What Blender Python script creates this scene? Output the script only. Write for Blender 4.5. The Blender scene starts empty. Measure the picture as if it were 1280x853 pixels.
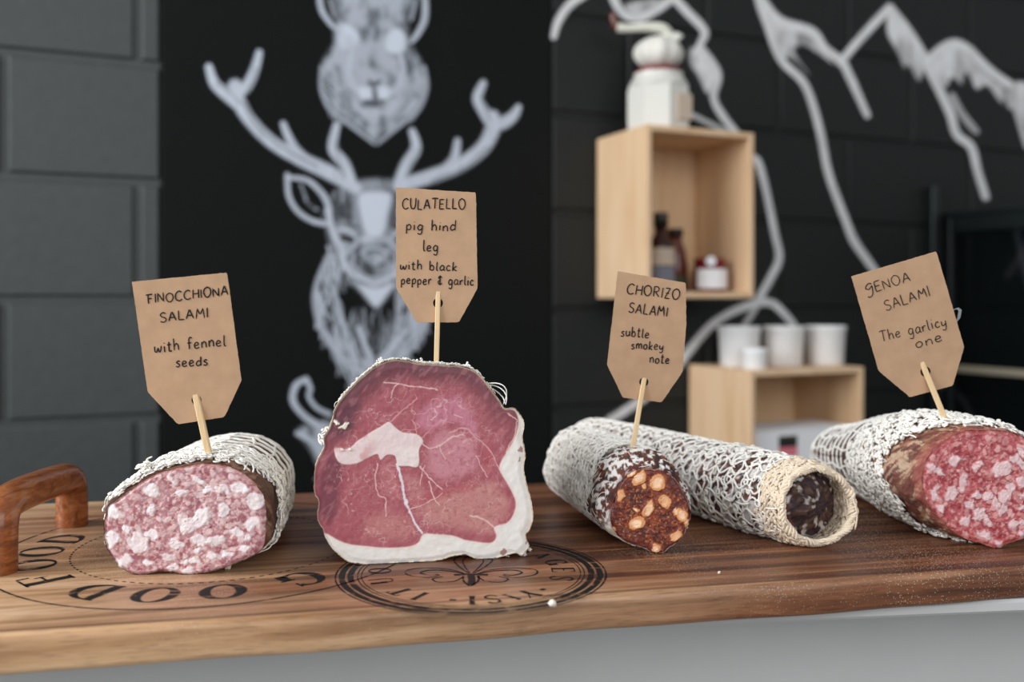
import bpy, math, random
import numpy as np
from mathutils import Vector, Matrix

# ------------------------------------------------------------------ camera, world, lights, exposure
C = bpy.context.scene.collection
sc = bpy.context.scene
ZC = 1.10                      # camera height above the floor
F = 1200.0                     # focal length in pixels of a 1280 wide frame
HX, HY = 640.0, 375.0          # principal column, horizon row

cam_d = bpy.data.cameras.new('camera'); cam = bpy.data.objects.new('camera', cam_d); C.objects.link(cam)
cam.location = (0, 0, ZC); cam.rotation_euler = (math.pi/2, 0, 0)
cam_d.sensor_width = 36; cam_d.lens = F/1280*36; cam_d.shift_y = -(426.5-HY)/1280
cam_d.clip_start = 0.02
cam_d.dof.use_dof = True; cam_d.dof.focus_distance = 0.655; cam_d.dof.aperture_fstop = 4.2
sc.camera = cam

w = bpy.data.worlds.new('world'); sc.world = w; w.use_nodes = True
w.node_tree.nodes['Background'].inputs[0].default_value = (0.88, 0.92, 0.95, 1)
w.node_tree.nodes['Background'].inputs[1].default_value = 0.40

def area(name, loc, target, sx, sy, power, col):
    l = bpy.data.lights.new(name, 'AREA'); l.shape = 'RECTANGLE'; l.size = sx; l.size_y = sy; l.energy = power; l.color = col
    o = bpy.data.objects.new(name, l); C.objects.link(o); o.location = loc
    o.rotation_euler = (Vector(target)-Vector(loc)).to_track_quat('-Z', 'Y').to_euler()
area('window_daylight', (-2.5, 0.0, 2.1), (0.0, 1.1, 1.0), 1.9, 1.7, 112, (0.98, 0.99, 1.0))
area('right_fill', (1.6, -2.0, 2.1), (0.1, 0.8, 1.0), 2.4, 1.8, 34, (1.0, 0.985, 0.965))  # added fill lamp behind the camera at right, no door there
area('front_fill', (-0.3, -2.4, 2.5), (0.1, 0.8, 1.0), 2.4, 1.6, 22, (0.98, 0.99, 1.0))  # second added fill lamp behind the camera, out of view

sc.view_settings.view_transform = 'Standard'; sc.view_settings.look = 'None'
sc.view_settings.exposure = 0.0; sc.view_settings.gamma = 1.0
sc.view_settings.use_curve_mapping = False

# ------------------------------------------------------------------ helpers
rs = np.random.RandomState(7)
HB = 0.178                      # camera height above the board's top
ZB = ZC-HB                      # board top
BT = 0.022                      # board thickness
ZK = ZB-BT                      # counter top

def lin(c):
    c = np.asarray(c, float)/255.0
    return np.where(c <= 0.04045, c/12.92, ((c+0.055)/1.055)**2.4)
def rgb(*c): return tuple(lin(c))+(1.0,)

def ray_y(px, py, Y): return np.array([(px-HX)/F*Y, Y, ZC-(py-HY)/F*Y])
def ray_plane(px, py, P, n):
    d = np.array([(px-HX)/F, 1.0, -(py-HY)/F]); o = np.array([0, 0, ZC])
    return o+d*(np.dot(np.asarray(P)-o, n)/np.dot(d, n))
def ray_plane_arr(pts, P, n):
    pts = np.asarray(pts, float); o = np.array([0, 0, ZC])
    d = np.c_[(pts[:, 0]-HX)/F, np.ones(len(pts)), -(pts[:, 1]-HY)/F]
    t = np.dot(np.asarray(P)-o, n)/(d@np.asarray(n))
    return o+d*t[:, None]

def empty(name, loc, label=None, cat=None, group=None):
    o = bpy.data.objects.new(name, None); C.objects.link(o); o.location = tuple(loc); o.empty_display_size = 0.02
    if label: tag(o, label, cat, group)
    return o
def tag(o, label, cat, group=None):
    o['label'] = label; o['category'] = cat
    if group: o['group'] = group
    return o
def root_loc(o):
    v = Vector((0, 0, 0))
    while o is not None: v += Vector(o.location); o = o.parent
    return np.array(v)

def mesh(name, V, Fc, mat, parent=None, col=None, smooth=True, alpha=None, kind=None):
    V = np.asarray(V, float).reshape(-1, 3)
    if parent is not None: V = V-root_loc(parent)
    me = bpy.data.meshes.new(name)
    if isinstance(Fc, np.ndarray):
        k = Fc.shape[1]; n = len(Fc)
        me.vertices.add(len(V)); me.vertices.foreach_set('co', V.astype(np.float32).ravel())
        me.loops.add(n*k); me.loops.foreach_set('vertex_index', Fc.astype(np.int32).ravel())
        me.polygons.add(n); me.polygons.foreach_set('loop_start', np.arange(0, n*k, k, dtype=np.int32))
        me.update(calc_edges=True); me.validate()
    else:
        me.from_pydata(V.tolist(), [], [list(map(int, f)) for f in Fc]); me.update()
    me.polygons.foreach_set('use_smooth', [bool(smooth)]*len(me.polygons))
    if col is not None:
        a = me.color_attributes.new('Col', 'FLOAT_COLOR', 'POINT')
        c = np.ones((len(V), 4), np.float32); c[:, :3] = col
        if alpha is not None: c[:, 3] = alpha
        a.data.foreach_set('color', c.ravel())
    me.materials.append(mat)
    o = bpy.data.objects.new(name, me); C.objects.link(o)
    if parent is not None: o.parent = parent
    if kind: o['kind'] = kind
    return o

class MB:
    def __init__(s): s.v = []; s.f = []
    def add(s, V, Fc):
        n = sum(len(x) for x in s.v) if False else s.n if hasattr(s, 'n') else 0
        V = np.asarray(V, float).reshape(-1, 3); s.v.append(V); s.f += [[i+n for i in f] for f in Fc]; s.n = n+len(V)
    def box(s, c, ax, ay, az, sx, sy, sz, bev=0.0):
        # bevelled box: centre c, axes, full sizes
        c, ax, ay, az = [np.asarray(k, float) for k in (c, ax, ay, az)]
        b = min(bev, 0.49*min(sx, sy, sz)); hx, hy, hz = sx/2, sy/2, sz/2
        if b <= 0:
            P = [(i*hx, j*hy, k*hz) for k in (-1, 1) for j in (-1, 1) for i in (-1, 1)]
            Fs = [(0, 2, 3, 1), (4, 5, 7, 6), (0, 1, 5, 4), (2, 6, 7, 3), (0, 4, 6, 2), (1, 3, 7, 5)]
        else:
            P = []; idx = {}
            for i in (-1, 1):
                for j in (-1, 1):
                    for k in (-1, 1):
                        for a in range(3):
                            q = [i*(hx-b), j*(hy-b), k*(hz-b)]; q[a] = (i*hx, j*hy, k*hz)[a]
                            idx[i, j, k, a] = len(P); P.append(q)
            Fs = []
            for a in range(3):
                o1, o2 = [(1, 2), (2, 0), (0, 1)][a]
                for sgn in (-1, 1):
                    cyc = []
                    for (u, v) in ((-1, -1), (1, -1), (1, 1), (-1, 1)):
                        t = [0, 0, 0]; t[a] = sgn; t[o1] = u; t[o2] = v; cyc.append(idx[t[0], t[1], t[2], a])
                    Fs.append(cyc if sgn > 0 else cyc[::-1])
            for a in range(3):
                o1, o2 = [(1, 2), (2, 0), (0, 1)][a]
                for u in (-1, 1):
                    for v in (-1, 1):
                        q = []
                        for (e, kind) in ((-1, o1), (1, o1), (1, o2), (-1, o2)):
                            t = [0, 0, 0]; t[a] = e; t[o1] = u; t[o2] = v; q.append(idx[t[0], t[1], t[2], kind])
                        Fs.append(q if u*v > 0 else q[::-1])
            for i in (-1, 1):
                for j in (-1, 1):
                    for k in (-1, 1):
                        q = [idx[i, j, k, a] for a in range(3)]; Fs.append(q if i*j*k > 0 else q[::-1])
        P = np.array(P); s.add(c+P[:, :1]*ax+P[:, 1:2]*ay+P[:, 2:]*az, Fs)
    def lathe(s, c, prof, seg=32, cap=True, ax=None, ph=0.0):
        # profile (r, z) about a vertical axis at c
        c = np.asarray(c, float); th = np.linspace(0, 2*np.pi, seg, endpoint=False)+ph
        V = []; Fs = []
        for (r, z) in prof: V += [(c[0]+r*math.cos(t), c[1]+r*math.sin(t), c[2]+z) for t in th]
        m = len(prof)
        for a in range(m-1):
            for k in range(seg):
                k2 = (k+1) % seg; Fs.append([a*seg+k, a*seg+k2, (a+1)*seg+k2, (a+1)*seg+k])
        if cap: Fs.append(list(range(seg))[::-1]); Fs.append([(m-1)*seg+k for k in range(seg)])
        s.add(V, Fs)
    def tube(s, P, r, sides=6, closed=False, cap=True):
        V, Fs = tube(P, r, sides, closed, cap); s.add(V, Fs)
    def build(s, name, mat, parent=None, smooth=False, kind=None):
        return mesh(name, np.concatenate(s.v), s.f, mat, parent, smooth=smooth, kind=kind)

def frames(P, closed=False):
    P = np.asarray(P, float); n = len(P)
    if closed: T = np.roll(P, -1, 0)-np.roll(P, 1, 0)
    else: T = np.gradient(P, axis=0)
    T /= np.linalg.norm(T, axis=1)[:, None]+1e-12
    a = np.array([0, 0, 1.0]) if abs(T[0, 2]) < 0.9 else np.array([1.0, 0, 0])
    N = np.zeros_like(P); nrm = a-T[0]*np.dot(a, T[0]); N[0] = nrm/np.linalg.norm(nrm)
    for i in range(1, n):
        v = N[i-1]-T[i]*np.dot(N[i-1], T[i]); l = np.linalg.norm(v)
        N[i] = v/l if l > 1e-9 else N[i-1]
    return T, N, np.cross(T, N)
def tube(P, r, sides=6, closed=False, cap=True):
    P = np.asarray(P, float); n = len(P); T, N, B = frames(P, closed)
    r = np.broadcast_to(np.asarray(r, float), (n,)) if np.ndim(r) < 1 or len(np.shape(r)) == 1 else r
    th = np.linspace(0, 2*np.pi, sides, endpoint=False)
    V = (P[:, None]+r[:, None, None]*(np.cos(th)[None, :, None]*N[:, None]+np.sin(th)[None, :, None]*B[:, None])).reshape(-1, 3)
    Fs = []
    for i in range(n if closed else n-1):
        i2 = (i+1) % n
        for k in range(sides):
            k2 = (k+1) % sides; Fs.append([i*sides+k, i*sides+k2, i2*sides+k2, i2*sides+k])
    if cap and not closed: Fs.append(list(range(sides))[::-1]); Fs.append([(n-1)*sides+k for k in range(sides)])
    return V, Fs
def tubes(curves, sides=5):
    # many strands -> one quad mesh.  curves: list of (points, radius)
    Vs = []; Fs = []; n0 = 0; th = np.linspace(0, 2*np.pi, sides, endpoint=False); k = np.arange(sides); k2 = (k+1) % sides
    for P, r in curves:
        P = np.asarray(P, float); n = len(P); T, N, B = frames(P)
        r = np.broadcast_to(r, (n,)).astype(float).copy(); r[0] *= .35; r[-1] *= .35
        Vs.append((P[:, None]+r[:, None, None]*(np.cos(th)[None, :, None]*N[:, None]+np.sin(th)[None, :, None]*B[:, None])).reshape(-1, 3))
        i = np.arange(n-1)[:, None]*sides+n0
        Fs.append(np.stack([i+k, i+k2, i+sides+k2, i+sides+k], -1).reshape(-1, 4)); n0 += n*sides
    return np.concatenate(Vs), np.concatenate(Fs)

def crom(P, per=8, closed=False):
    P = np.asarray(P, float); n = len(P)
    if n < 3 and not closed: return np.concatenate([P[:1]+(P[1:]-P[:1])*t for t in np.linspace(0, 1, per)[:, None]]) if n == 2 else P
    out = []
    for i in range(n if closed else n-1):
        if closed: a, b, c, d = P[(i-1) % n], P[i], P[(i+1) % n], P[(i+2) % n]
        else: a, b, c, d = P[max(i-1, 0)], P[i], P[i+1], P[min(i+2, n-1)]
        t = np.linspace(0, 1, per, endpoint=False)[:, None]
        out.append(.5*((2*b)+(-a+c)*t+(2*a-5*b+4*c-d)*t*t+(-a+3*b-3*c+d)*t**3))
    if not closed: out.append(P[-1:])
    return np.concatenate(out)
def resample(P, m, closed=False):
    P = np.asarray(P, float)
    if closed: P = np.concatenate([P, P[:1]])
    L = np.r_[0, np.cumsum(np.linalg.norm(np.diff(P, axis=0), axis=1))]
    t = np.linspace(0, L[-1], m, endpoint=not closed)
    return np.stack([np.interp(t, L, P[:, k]) for k in range(P.shape[1])], 1)

def vnoise(x, y, seed=0):
    g = np.random.RandomState(seed).rand(256, 256)
    xi = np.floor(x).astype(int); yi = np.floor(y).astype(int); fx = x-xi; fy = y-yi
    fx = fx*fx*(3-2*fx); fy = fy*fy*(3-2*fy)
    q = lambda a, b: g[a % 256, b % 256]
    return (q(xi, yi)*(1-fx)+q(xi+1, yi)*fx)*(1-fy)+(q(xi, yi+1)*(1-fx)+q(xi+1, yi+1)*fx)*fy
def fbm(x, y, seed=0, o=4):
    s = 0; a = .5; t = 0
    for k in range(o): s = s+a*vnoise(x*2**k+17*k, y*2**k+31*k, seed+k); t += a; a *= .5
    return s/t
def sstep(a, b, x):
    t = np.clip((x-a)/(b-a), 0, 1); return t*t*(3-2*t)
def inside(px, py, poly):
    poly = np.asarray(poly); r = np.zeros(px.shape, bool); n = len(poly)
    for i in range(n):
        x1, y1 = poly[i]; x2, y2 = poly[(i+1) % n]
        if y1 == y2: continue
        c = ((y1 > py) != (y2 > py)) & (px < (x2-x1)*(py-y1)/(y2-y1)+x1); r ^= c
    return r
def pdist(px, py, pts, closed=False):
    # distance to a polyline and the parameter 0..1 along it
    pts = np.asarray(pts, float)
    if closed: pts = np.concatenate([pts, pts[:1]])
    best = np.full(px.shape, 1e9); par = np.zeros(px.shape); n = len(pts)-1
    for i in range(n):
        a, b = pts[i], pts[i+1]; d = b-a; l = max(d@d, 1e-9)
        t = np.clip(((px-a[0])*d[0]+(py-a[1])*d[1])/l, 0, 1)
        q = np.hypot(px-a[0]-t*d[0], py-a[1]-t*d[1]); m = q < best
        best = np.where(m, q, best); par = np.where(m, (i+t)/n, par)
    return best, par
def sdist(px, py, poly):
    d, _ = pdist(px, py, poly, True); return np.where(inside(px, py, poly), -d, d)
def mix(c, m, new):
    return c*(1-m[:, None])+np.asarray(new)*m[:, None]

# ------------------------------------------------------------------ materials
def nt(name):
    m = bpy.data.materials.new(name); m.use_nodes = True; t = m.node_tree
    return m, t, t.nodes['Principled BSDF'], t.nodes.new, t.links.new
def plain(name, c, rough=.5, metal=0, bump=0, scale=40, spec=.5, var=0.0):
    m, t, b, N, L = nt(name)
    b.inputs['Roughness'].default_value = rough; b.inputs['Metallic'].default_value = metal
    b.inputs['Specular IOR Level'].default_value = spec
    tc = N('ShaderNodeTexCoord'); no = N('ShaderNodeTexNoise'); no.inputs['Scale'].default_value = scale; no.inputs['Detail'].default_value = 5
    L(tc.outputs['Object'], no.inputs['Vector'])
    rp = N('ShaderNodeValToRGB'); cc = np.array(rgb(*c))
    rp.color_ramp.elements[0].color = tuple(np.clip(cc*(1-var), 0, 1)[:3])+(1,); rp.color_ramp.elements[1].color = tuple(np.clip(cc*(1+var), 0, 1)[:3])+(1,)
    rp.color_ramp.elements[0].position = .3; rp.color_ramp.elements[1].position = .7
    L(no.outputs['Fac'], rp.inputs['Fac']); L(rp.outputs['Color'], b.inputs['Base Color'])
    if bump:
        bp = N('ShaderNodeBump'); bp.inputs['Strength'].default_value = bump; bp.inputs['Distance'].default_value = .002
        L(no.outputs['Fac'], bp.inputs['Height']); L(bp.outputs['Normal'], b.inputs['Normal'])
    return m
def attr(name, rough=.5, bump=.2, scale=600, dist=.0006, spec=.5, alpha=False, sss=0.0, coat=0.0):
    m, t, b, N, L = nt(name)
    a = N('ShaderNodeVertexColor'); a.layer_name = 'Col'; L(a.outputs['Color'], b.inputs['Base Color'])
    b.inputs['Roughness'].default_value = rough; b.inputs['Specular IOR Level'].default_value = spec
    if coat: b.inputs['Coat Weight'].default_value = coat; b.inputs['Coat Roughness'].default_value = .25
    if sss:
        b.inputs['Subsurface Weight'].default_value = sss; b.inputs['Subsurface Radius'].default_value = (.004, .0015, .001); b.inputs['Subsurface Scale'].default_value = 1
    if alpha: L(a.outputs['Alpha'], b.inputs['Alpha'])
    tc = N('ShaderNodeTexCoord'); no = N('ShaderNodeTexNoise'); no.inputs['Scale'].default_value = scale; no.inputs['Detail'].default_value = 4
    L(tc.outputs['Object'], no.inputs['Vector'])
    bp = N('ShaderNodeBump'); bp.inputs['Strength'].default_value = bump; bp.inputs['Distance'].default_value = dist
    L(no.outputs['Fac'], bp.inputs['Height']); L(bp.outputs['Normal'], b.inputs['Normal'])
    return m
def wood(name, cols, sx, sy, rough=.5, rot=0.0, ring=1.0, bump=.15, extra=None, axis='X'):
    # grain along local X (after rotating by rot about Z)
    m, t, b, N, L = nt(name)
    tc = N('ShaderNodeTexCoord'); mp = N('ShaderNodeMapping'); mp.inputs['Rotation'].default_value = (0, 0, rot)
    L(tc.outputs['Object'], mp.inputs['Vector'])
    m2 = N('ShaderNodeMapping'); sc_ = {'X': (sx, sy, sy), 'Z': (sy, sy, sx)}[axis]; m2.inputs['Scale'].default_value = sc_
    L(mp.outputs['Vector'], m2.inputs['Vector'])
    n1 = N('ShaderNodeTexNoise'); n1.inputs['Scale'].default_value = 1; n1.inputs['Detail'].default_value = 7; n1.inputs['Roughness'].default_value = .62; n1.inputs['Distortion'].default_value = ring
    L(m2.outputs['Vector'], n1.inputs['Vector'])
    rp = N('ShaderNodeValToRGB'); e = rp.color_ramp.elements
    while len(e) < len(cols): e.new(.5)
    for i, (p, c) in enumerate(cols): e[i].position = p; e[i].color = rgb(*c)
    L(n1.outputs['Fac'], rp.inputs['Fac']); L(rp.outputs['Color'], b.inputs['Base Color'])
    b.inputs['Roughness'].default_value = rough
    bp = N('ShaderNodeBump'); bp.inputs['Strength'].default_value = bump; bp.inputs['Distance'].default_value = .0008
    L(n1.outputs['Fac'], bp.inputs['Height']); L(bp.outputs['Normal'], b.inputs['Normal'])
    return m, t, b, N, L, mp, n1, rp

M = {}
M['block'] = plain('painted_block', (66, 70, 70), .55, 0, .35, 60, .4, .06)
M['block_black'] = plain('black_painted_block', (31, 34, 34), .55, 0, .35, 60, .25, .06)
M['panel'] = plain('black_chalkboard_paint', (14, 17, 17), .7, 0, .1, 30, .15, .06)
M['chalk'] = attr('white_chalk', .9, .2, 200, .0005, .1, alpha=True)
M['counter'] = plain('grey_counter', (196, 197, 198), .5, 0, .05, 20, .4, .02)
M['bench'] = plain('dark_bench', (40, 41, 42), .6, 0, .1, 20, .3, .05)
M['floor'] = plain('concrete_floor', (120, 118, 114), .7, 0, .2, 8, .3, .1)
M['kraft'] = plain('kraft_card', (190, 156, 126), .85, 0, .12, 90, .15, .07)
M['ink'] = plain('black_pen_ink', (30, 27, 27), .5, 0, 0, 50, .3)
M['print'] = attr('black_wood_stamp', .6, .2, 400, .0004, .2, alpha=True)
M['meatface'] = attr('cured_meat', .42, .30, 700, .0006, .5, sss=.0)
M['hamface'] = attr('cut_ham', .5, .10, 260, .0005, .35)
M['casing'] = attr('salami_casing', .6, .5, 350, .0012, .3)
M['string'] = plain('white_cotton_netting', (243, 240, 234), .9, 0, .3, 900, .1, .03)
M['string_beige'] = plain('beige_cotton_netting', (228, 212, 190), .9, 0, .3, 900, .1, .05)
M['white'] = plain('white_ceramic', (242, 243, 244), .35, 0, 0, 20, .5)
M['jarwhite'] = plain('off_white_jar', (218, 217, 210), .3, 0, 0, 20, .5)
M['paper'] = plain('white_paper', (238, 239, 242), .8, 0, 0, 20, .2)
M['black'] = plain('black_plastic', (20, 20, 21), .4, 0, 0, 20)
M['blackmetal'] = plain('black_metal_frame', (20, 27, 28), .35, 0, 0, 20)
M['amber'] = plain('dark_amber_glass', (52, 20, 10), .12, 0, 0, 20)
M['rust'] = plain('orange_brown_sauce', (92, 34, 18), .2, 0, 0, 20)
M['redjam'] = plain('red_jam_glass', (118, 14, 20), .12, 0, 0, 20)
M['cream'] = plain('cream_label', (196, 178, 160), .7, 0, 0, 20)
M['greyblue'] = plain('grey_label', (120, 122, 135), .7, 0, 0, 20)
M['red'] = plain('pink_red_print', (222, 120, 132), .7, 0, 0, 20)
M['green'] = plain('olive_print', (62, 66, 40), .7, 0, 0, 20)
M['garlic'] = plain('garlic_skin', (226, 224, 216), .6, 0, .3, 30, .3, .04)
M['stalk'] = plain('pale_green_stalk', (216, 216, 204), .7, 0, .2, 60, .3, .06)
M['rail'] = plain('brushed_beige_rail', (150, 142, 124), .45, 0, 0, 20)
M['greybowl'] = plain('grey_stoneware', (150, 140, 138), .5, 0, 0, 20)
M['fatcrumb'] = plain('white_fat_crumb', (235, 228, 212), .6, 0, .3, 400, .3, .05)

def clear_mat(name, c, a, rough=.08):
    m, t, b, N, L = nt(name); b.inputs['Base Color'].default_value = rgb(*c); b.inputs['Alpha'].default_value = a; b.inputs['Roughness'].default_value = rough
    return m
M['tint'] = clear_mat('smoked_glass', (8, 14, 15), .62)
M['tape'] = clear_mat('clear_tape', (200, 205, 210), .35, .2)

PINE = [(.25, (208, 168, 126)), (.5, (226, 192, 154)), (.8, (234, 206, 174))]
M['pine'] = wood('pine_crate', PINE, 3, 34, .55, 0, .6, .06)[0]
M['pine_up'] = wood('pine_crate_upright', PINE, 3, 34, .55, 0, .6, .06, axis='Z')[0]
M['bamboo'] = wood('bamboo_pick', [(.3, (214, 182, 136)), (.7, (232, 206, 164))], 20, 500, .5, 0, .3, .1, axis='Z')[0]
M['handle'] = wood('varnished_handle_wood', [(.25, (88, 44, 20)), (.5, (140, 78, 40)), (.8, (180, 118, 72))], 9, 120, .2, -1.36, 1.5, .05)[0]

# ------------------------------------------------------------------ setting: wall, floor, counter, bench
WS = 0.4456; W0 = 1.904
WL = math.hypot(1, WS); WU = np.array([1/WL, WS/WL, 0]); WN = np.array([WS/WL, -1/WL, 0])   # along the wall, towards the room
WP = np.array([0, W0, ZC])
ZV = np.array([0, 0, 1.0])
def wall_pt(px, py, off=0.0): return ray_plane(px, py, WP+WN*off, WN)
def wall_u(px): return float(np.dot(wall_pt(px, HY)-WP, WU))
U_A, U_B = wall_u(200), wall_u(691)

def block_wall(name, u0, u1, vj, phase, mat, zlo=-1.1, zhi=1.3):
    m = MB(); H = .2; Lb = .4; g = .0055; dep = .005; z0 = vj; 
    while z0 > zlo: z0 -= H
    m.add([WP+WU*u0-WN*dep+ZV*zlo, WP+WU*u1-WN*dep+ZV*zlo, WP+WU*u1-WN*dep+ZV*zhi, WP+WU*u0-WN*dep+ZV*zhi], [[0, 1, 2, 3]])
    m.add([WP+WU*u0-WN*.1+ZV*zlo, WP+WU*u1-WN*.1+ZV*zlo, WP+WU*u1-WN*.1+ZV*zhi, WP+WU*u0-WN*.1+ZV*zhi], [[3, 2, 1, 0]])
    row = round((z0-vj)/H)
    while z0 < zhi:
        u = u0-((u0-phase-(row % 2)*Lb/2) % Lb)
        while u < u1:
            a, b = max(u+g, u0), min(u+Lb-g, u1); c, d = z0+g, z0+H-g
            if b-a > .01:
                e = .004
                P = [WP+WU*x+ZV*z-WN*dep for x, z in ((a, c), (b, c), (b, d), (a, d))]+[WP+WU*x+ZV*z for x, z in ((a+e, c+e), (b-e, c+e), (b-e, d-e), (a+e, d-e))]
                m.add(P, [[4, 5, 6, 7], [0, 1, 5, 4], [1, 2, 6, 5], [2, 3, 7, 6], [3, 0, 4, 7]])
            u += Lb
        z0 += H; row += 1
    o = m.build(name, mat); o['kind'] = 'structure'; return o
block_wall('wall_left', -2.2, U_A, 0.0, wall_u(172), M['block'])
block_wall('wall_right', U_B, 3.2, -.022, wall_u(1059)+.2, M['block_black'])
m = MB(); m.box(WP+WU*(U_A+U_B)/2-WN*.0505+ZV*.1, WU, WN, ZV, U_B-U_A-.001, .1, 2.4, .004)
m.build('wall_back', M['panel'], kind='structure')
mesh('floor', [(-4, -3, 0), (4, -3, 0), (4, 4, 0), (-4, 4, 0)], [[0, 1, 2, 3]], M['floor'], kind='structure')

# serving counter (front edge turned about 6.7 degrees from the picture plane)
KA = math.atan2(.0221, .1870); KU = np.array([math.cos(KA), math.sin(KA), 0]); KN = np.array([-math.sin(KA), math.cos(KA), 0])
K0 = np.array([.1546, .6184, 0])
ct = empty('serving_counter', K0+KN*.12, 'pale grey serving counter under the wooden board', 'counter')
m = MB(); m.box(K0+KN*.125+KU*.05+ZV*(ZK-.0045), KU, KN, ZV, 2.6, .25, .009, .002); m.build('worktop', M['counter'], ct)
m = MB(); m.box(K0+KN*.172+KU*.05+ZV*((ZK-.0092)/2), KU, KN, ZV, 2.56, .150, ZK-.0092, .003); m.build('cabinet_body', M['counter'], ct)

# back bench along the wall
ZBN = ZC-.39
bn = empty('back_bench', WP+WU*.4+WN*.2-ZV*ZC, 'dark bench along the wall carrying the lower crate', 'bench')
m = MB(); m.box(WP+WU*.9+WN*.235+ZV*(-.39-.02), WU, WN, ZV, 2.6, .45, .04, .004); m.build('bench_top', M['bench'], bn)
m = MB(); m.box(WP+WU*.9+WN*.22+ZV*((-.43-ZC)/2), WU, WN, ZV, 2.5, .40, ZC-.43, .004); m.build('bench_body', M['bench'], bn)

# ------------------------------------------------------------------ wooden board
B0 = np.array([-.270, .507, 0]); BA = math.atan2(.1325, .611)
BU = np.array([math.cos(BA), math.sin(BA), 0]); BN = np.array([-math.sin(BA), math.cos(BA), 0])
BW = .356; BS0, BS1 = -.11, .87
board = empty('serving_board', B0+BU*.38+BN*BW/2+ZV*ZK, 'long acacia serving board with black stamps holding all the meats', 'board')
def rounded_slab():
    r = .0045; prof = []
    for (cx, cz, a0) in ((r, BT-r, 180), (BW-r, BT-r, 90), (BW-r, r, 0), (r, r, -90)):
        for k in range(6):
            a = math.radians(a0-k*18); prof.append((cx+r*math.cos(a), cz+r*math.sin(a)))
    prof = np.array(prof); ss = np.linspace(BS0, BS1, 60); V = []; n = len(prof)
    for s_ in ss:
        wob = .0012*math.sin(s_*23)+.0008*math.sin(s_*61+1)
        for t, z in prof: V.append(B0+BU*s_+BN*(t+(wob if t < .02 else 0))+ZV*(ZK+z))
    Fs = []
    for i in range(len(ss)-1):
        for k in range(n):
            k2 = (k+1) % n; Fs.append([i*n+k, (i+1)*n+k, (i+1)*n+k2, i*n+k2])
    Fs.append(list(range(n))); Fs.append([(len(ss)-1)*n+k for k in range(n)][::-1])
    return V, Fs
# board wood: long streaks, pale sapwood towards the left end, dark heartwood towards the right
mt, t_, b_, N_, L_, mp_, n1_, rp_ = wood('acacia_board', [(.25, (44, 25, 17)), (.42, (86, 50, 33)), (.54, (128, 80, 52)), (.72, (172, 122, 86))], 3.2, 62, .42, -BA, .8, .25)
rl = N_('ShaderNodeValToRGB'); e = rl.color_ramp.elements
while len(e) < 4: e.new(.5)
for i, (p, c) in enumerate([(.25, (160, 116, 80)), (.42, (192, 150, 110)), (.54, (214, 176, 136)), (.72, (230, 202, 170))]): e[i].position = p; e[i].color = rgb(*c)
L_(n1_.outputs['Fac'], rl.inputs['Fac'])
sep = N_('ShaderNodeSeparateXYZ'); L_(mp_.outputs['Vector'], sep.inputs['Vector'])
big = N_('ShaderNodeTexNoise'); big.inputs['Scale'].default_value = 1; big.inputs['Detail'].default_value = 3
mb = N_('ShaderNodeMapping'); mb.inputs['Scale'].default_value = (2.2, 15, 15); L_(mp_.outputs['Vector'], mb.inputs['Vector']); L_(mb.outputs['Vector'], big.inputs['Vector'])
def math_n(op, a, b=None, cl=False):
    n = N_('ShaderNodeMath'); n.operation = op; n.use_clamp = cl
    for i, x in enumerate((a, b)):
        if x is None: continue
        if isinstance(x, (int, float)): n.inputs[i].default_value = x
        else: L_(x, n.inputs[i])
    return n.outputs[0]
# local x runs from -.49 (left end) to +.49; y across
gx = math_n('MULTIPLY', math_n('ADD', sep.outputs['X'], .40), -2.6)
gy = math_n('MULTIPLY', math_n('ADD', sep.outputs['Y'], .10), -3.0)
g = math_n('ADD', math_n('ADD', gx, gy), math_n('MULTIPLY', math_n('SUBTRACT', big.outputs['Fac'], .5), 2.4))
wav = math_n('MULTIPLY', math_n('SUBTRACT', big.outputs['Fac'], .5), .012)
yy_ = math_n('ADD', sep.outputs['Y'], wav)
lit_front = math_n('LESS_THAN', yy_, -BW/2+.0055)  # front face gets a paler wood colour, painting in the light it catches
fac = math_n('ADD', math_n('ADD', g, .90), math_n('MULTIPLY', lit_front, .22), True)
mx = N_('ShaderNodeMix'); mx.data_type = 'RGBA'; L_(fac, mx.inputs[0]); L_(rp_.outputs['Color'], mx.inputs[6]); L_(rl.outputs['Color'], mx.inputs[7])
# fine pores and salt specks
po = N_('ShaderNodeTexNoise'); po.inputs['Scale'].default_value = 1; po.inputs['Detail'].default_value = 2
mpo = N_('ShaderNodeMapping'); mpo.inputs['Scale'].default_value = (60, 900, 900); L_(mp_.outputs['Vector'], mpo.inputs['Vector']); L_(mpo.outputs['Vector'], po.inputs['Vector'])
pr = N_('ShaderNodeValToRGB'); pr.color_ramp.elements[0].position = .30; pr.color_ramp.elements[0].color = (.45, .42, .4, 1); pr.color_ramp.elements[1].position = .48; pr.color_ramp.elements[1].color = (1, 1, 1, 1)
L_(po.outputs['Fac'], pr.inputs['Fac'])
mu = N_('ShaderNodeMix'); mu.data_type = 'RGBA'; mu.blend_type = 'MULTIPLY'; mu.inputs[0].default_value = .55; L_(mx.outputs[2], mu.inputs[6]); L_(pr.outputs['Color'], mu.inputs[7])
vo = N_('ShaderNodeTexVoronoi'); vo.inputs['Scale'].default_value = 620; L_(mp_.outputs['Vector'], vo.inputs['Vector'])
spn = N_('ShaderNodeTexNoise'); spn.inputs['Scale'].default_value = 7; L_(mp_.outputs['Vector'], spn.inputs['Vector'])
thr = math_n('MULTIPLY', math_n('SUBTRACT', spn.outputs['Fac'], .36, True), .85)
sp = math_n('LESS_THAN', vo.outputs['Distance'], thr)
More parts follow.
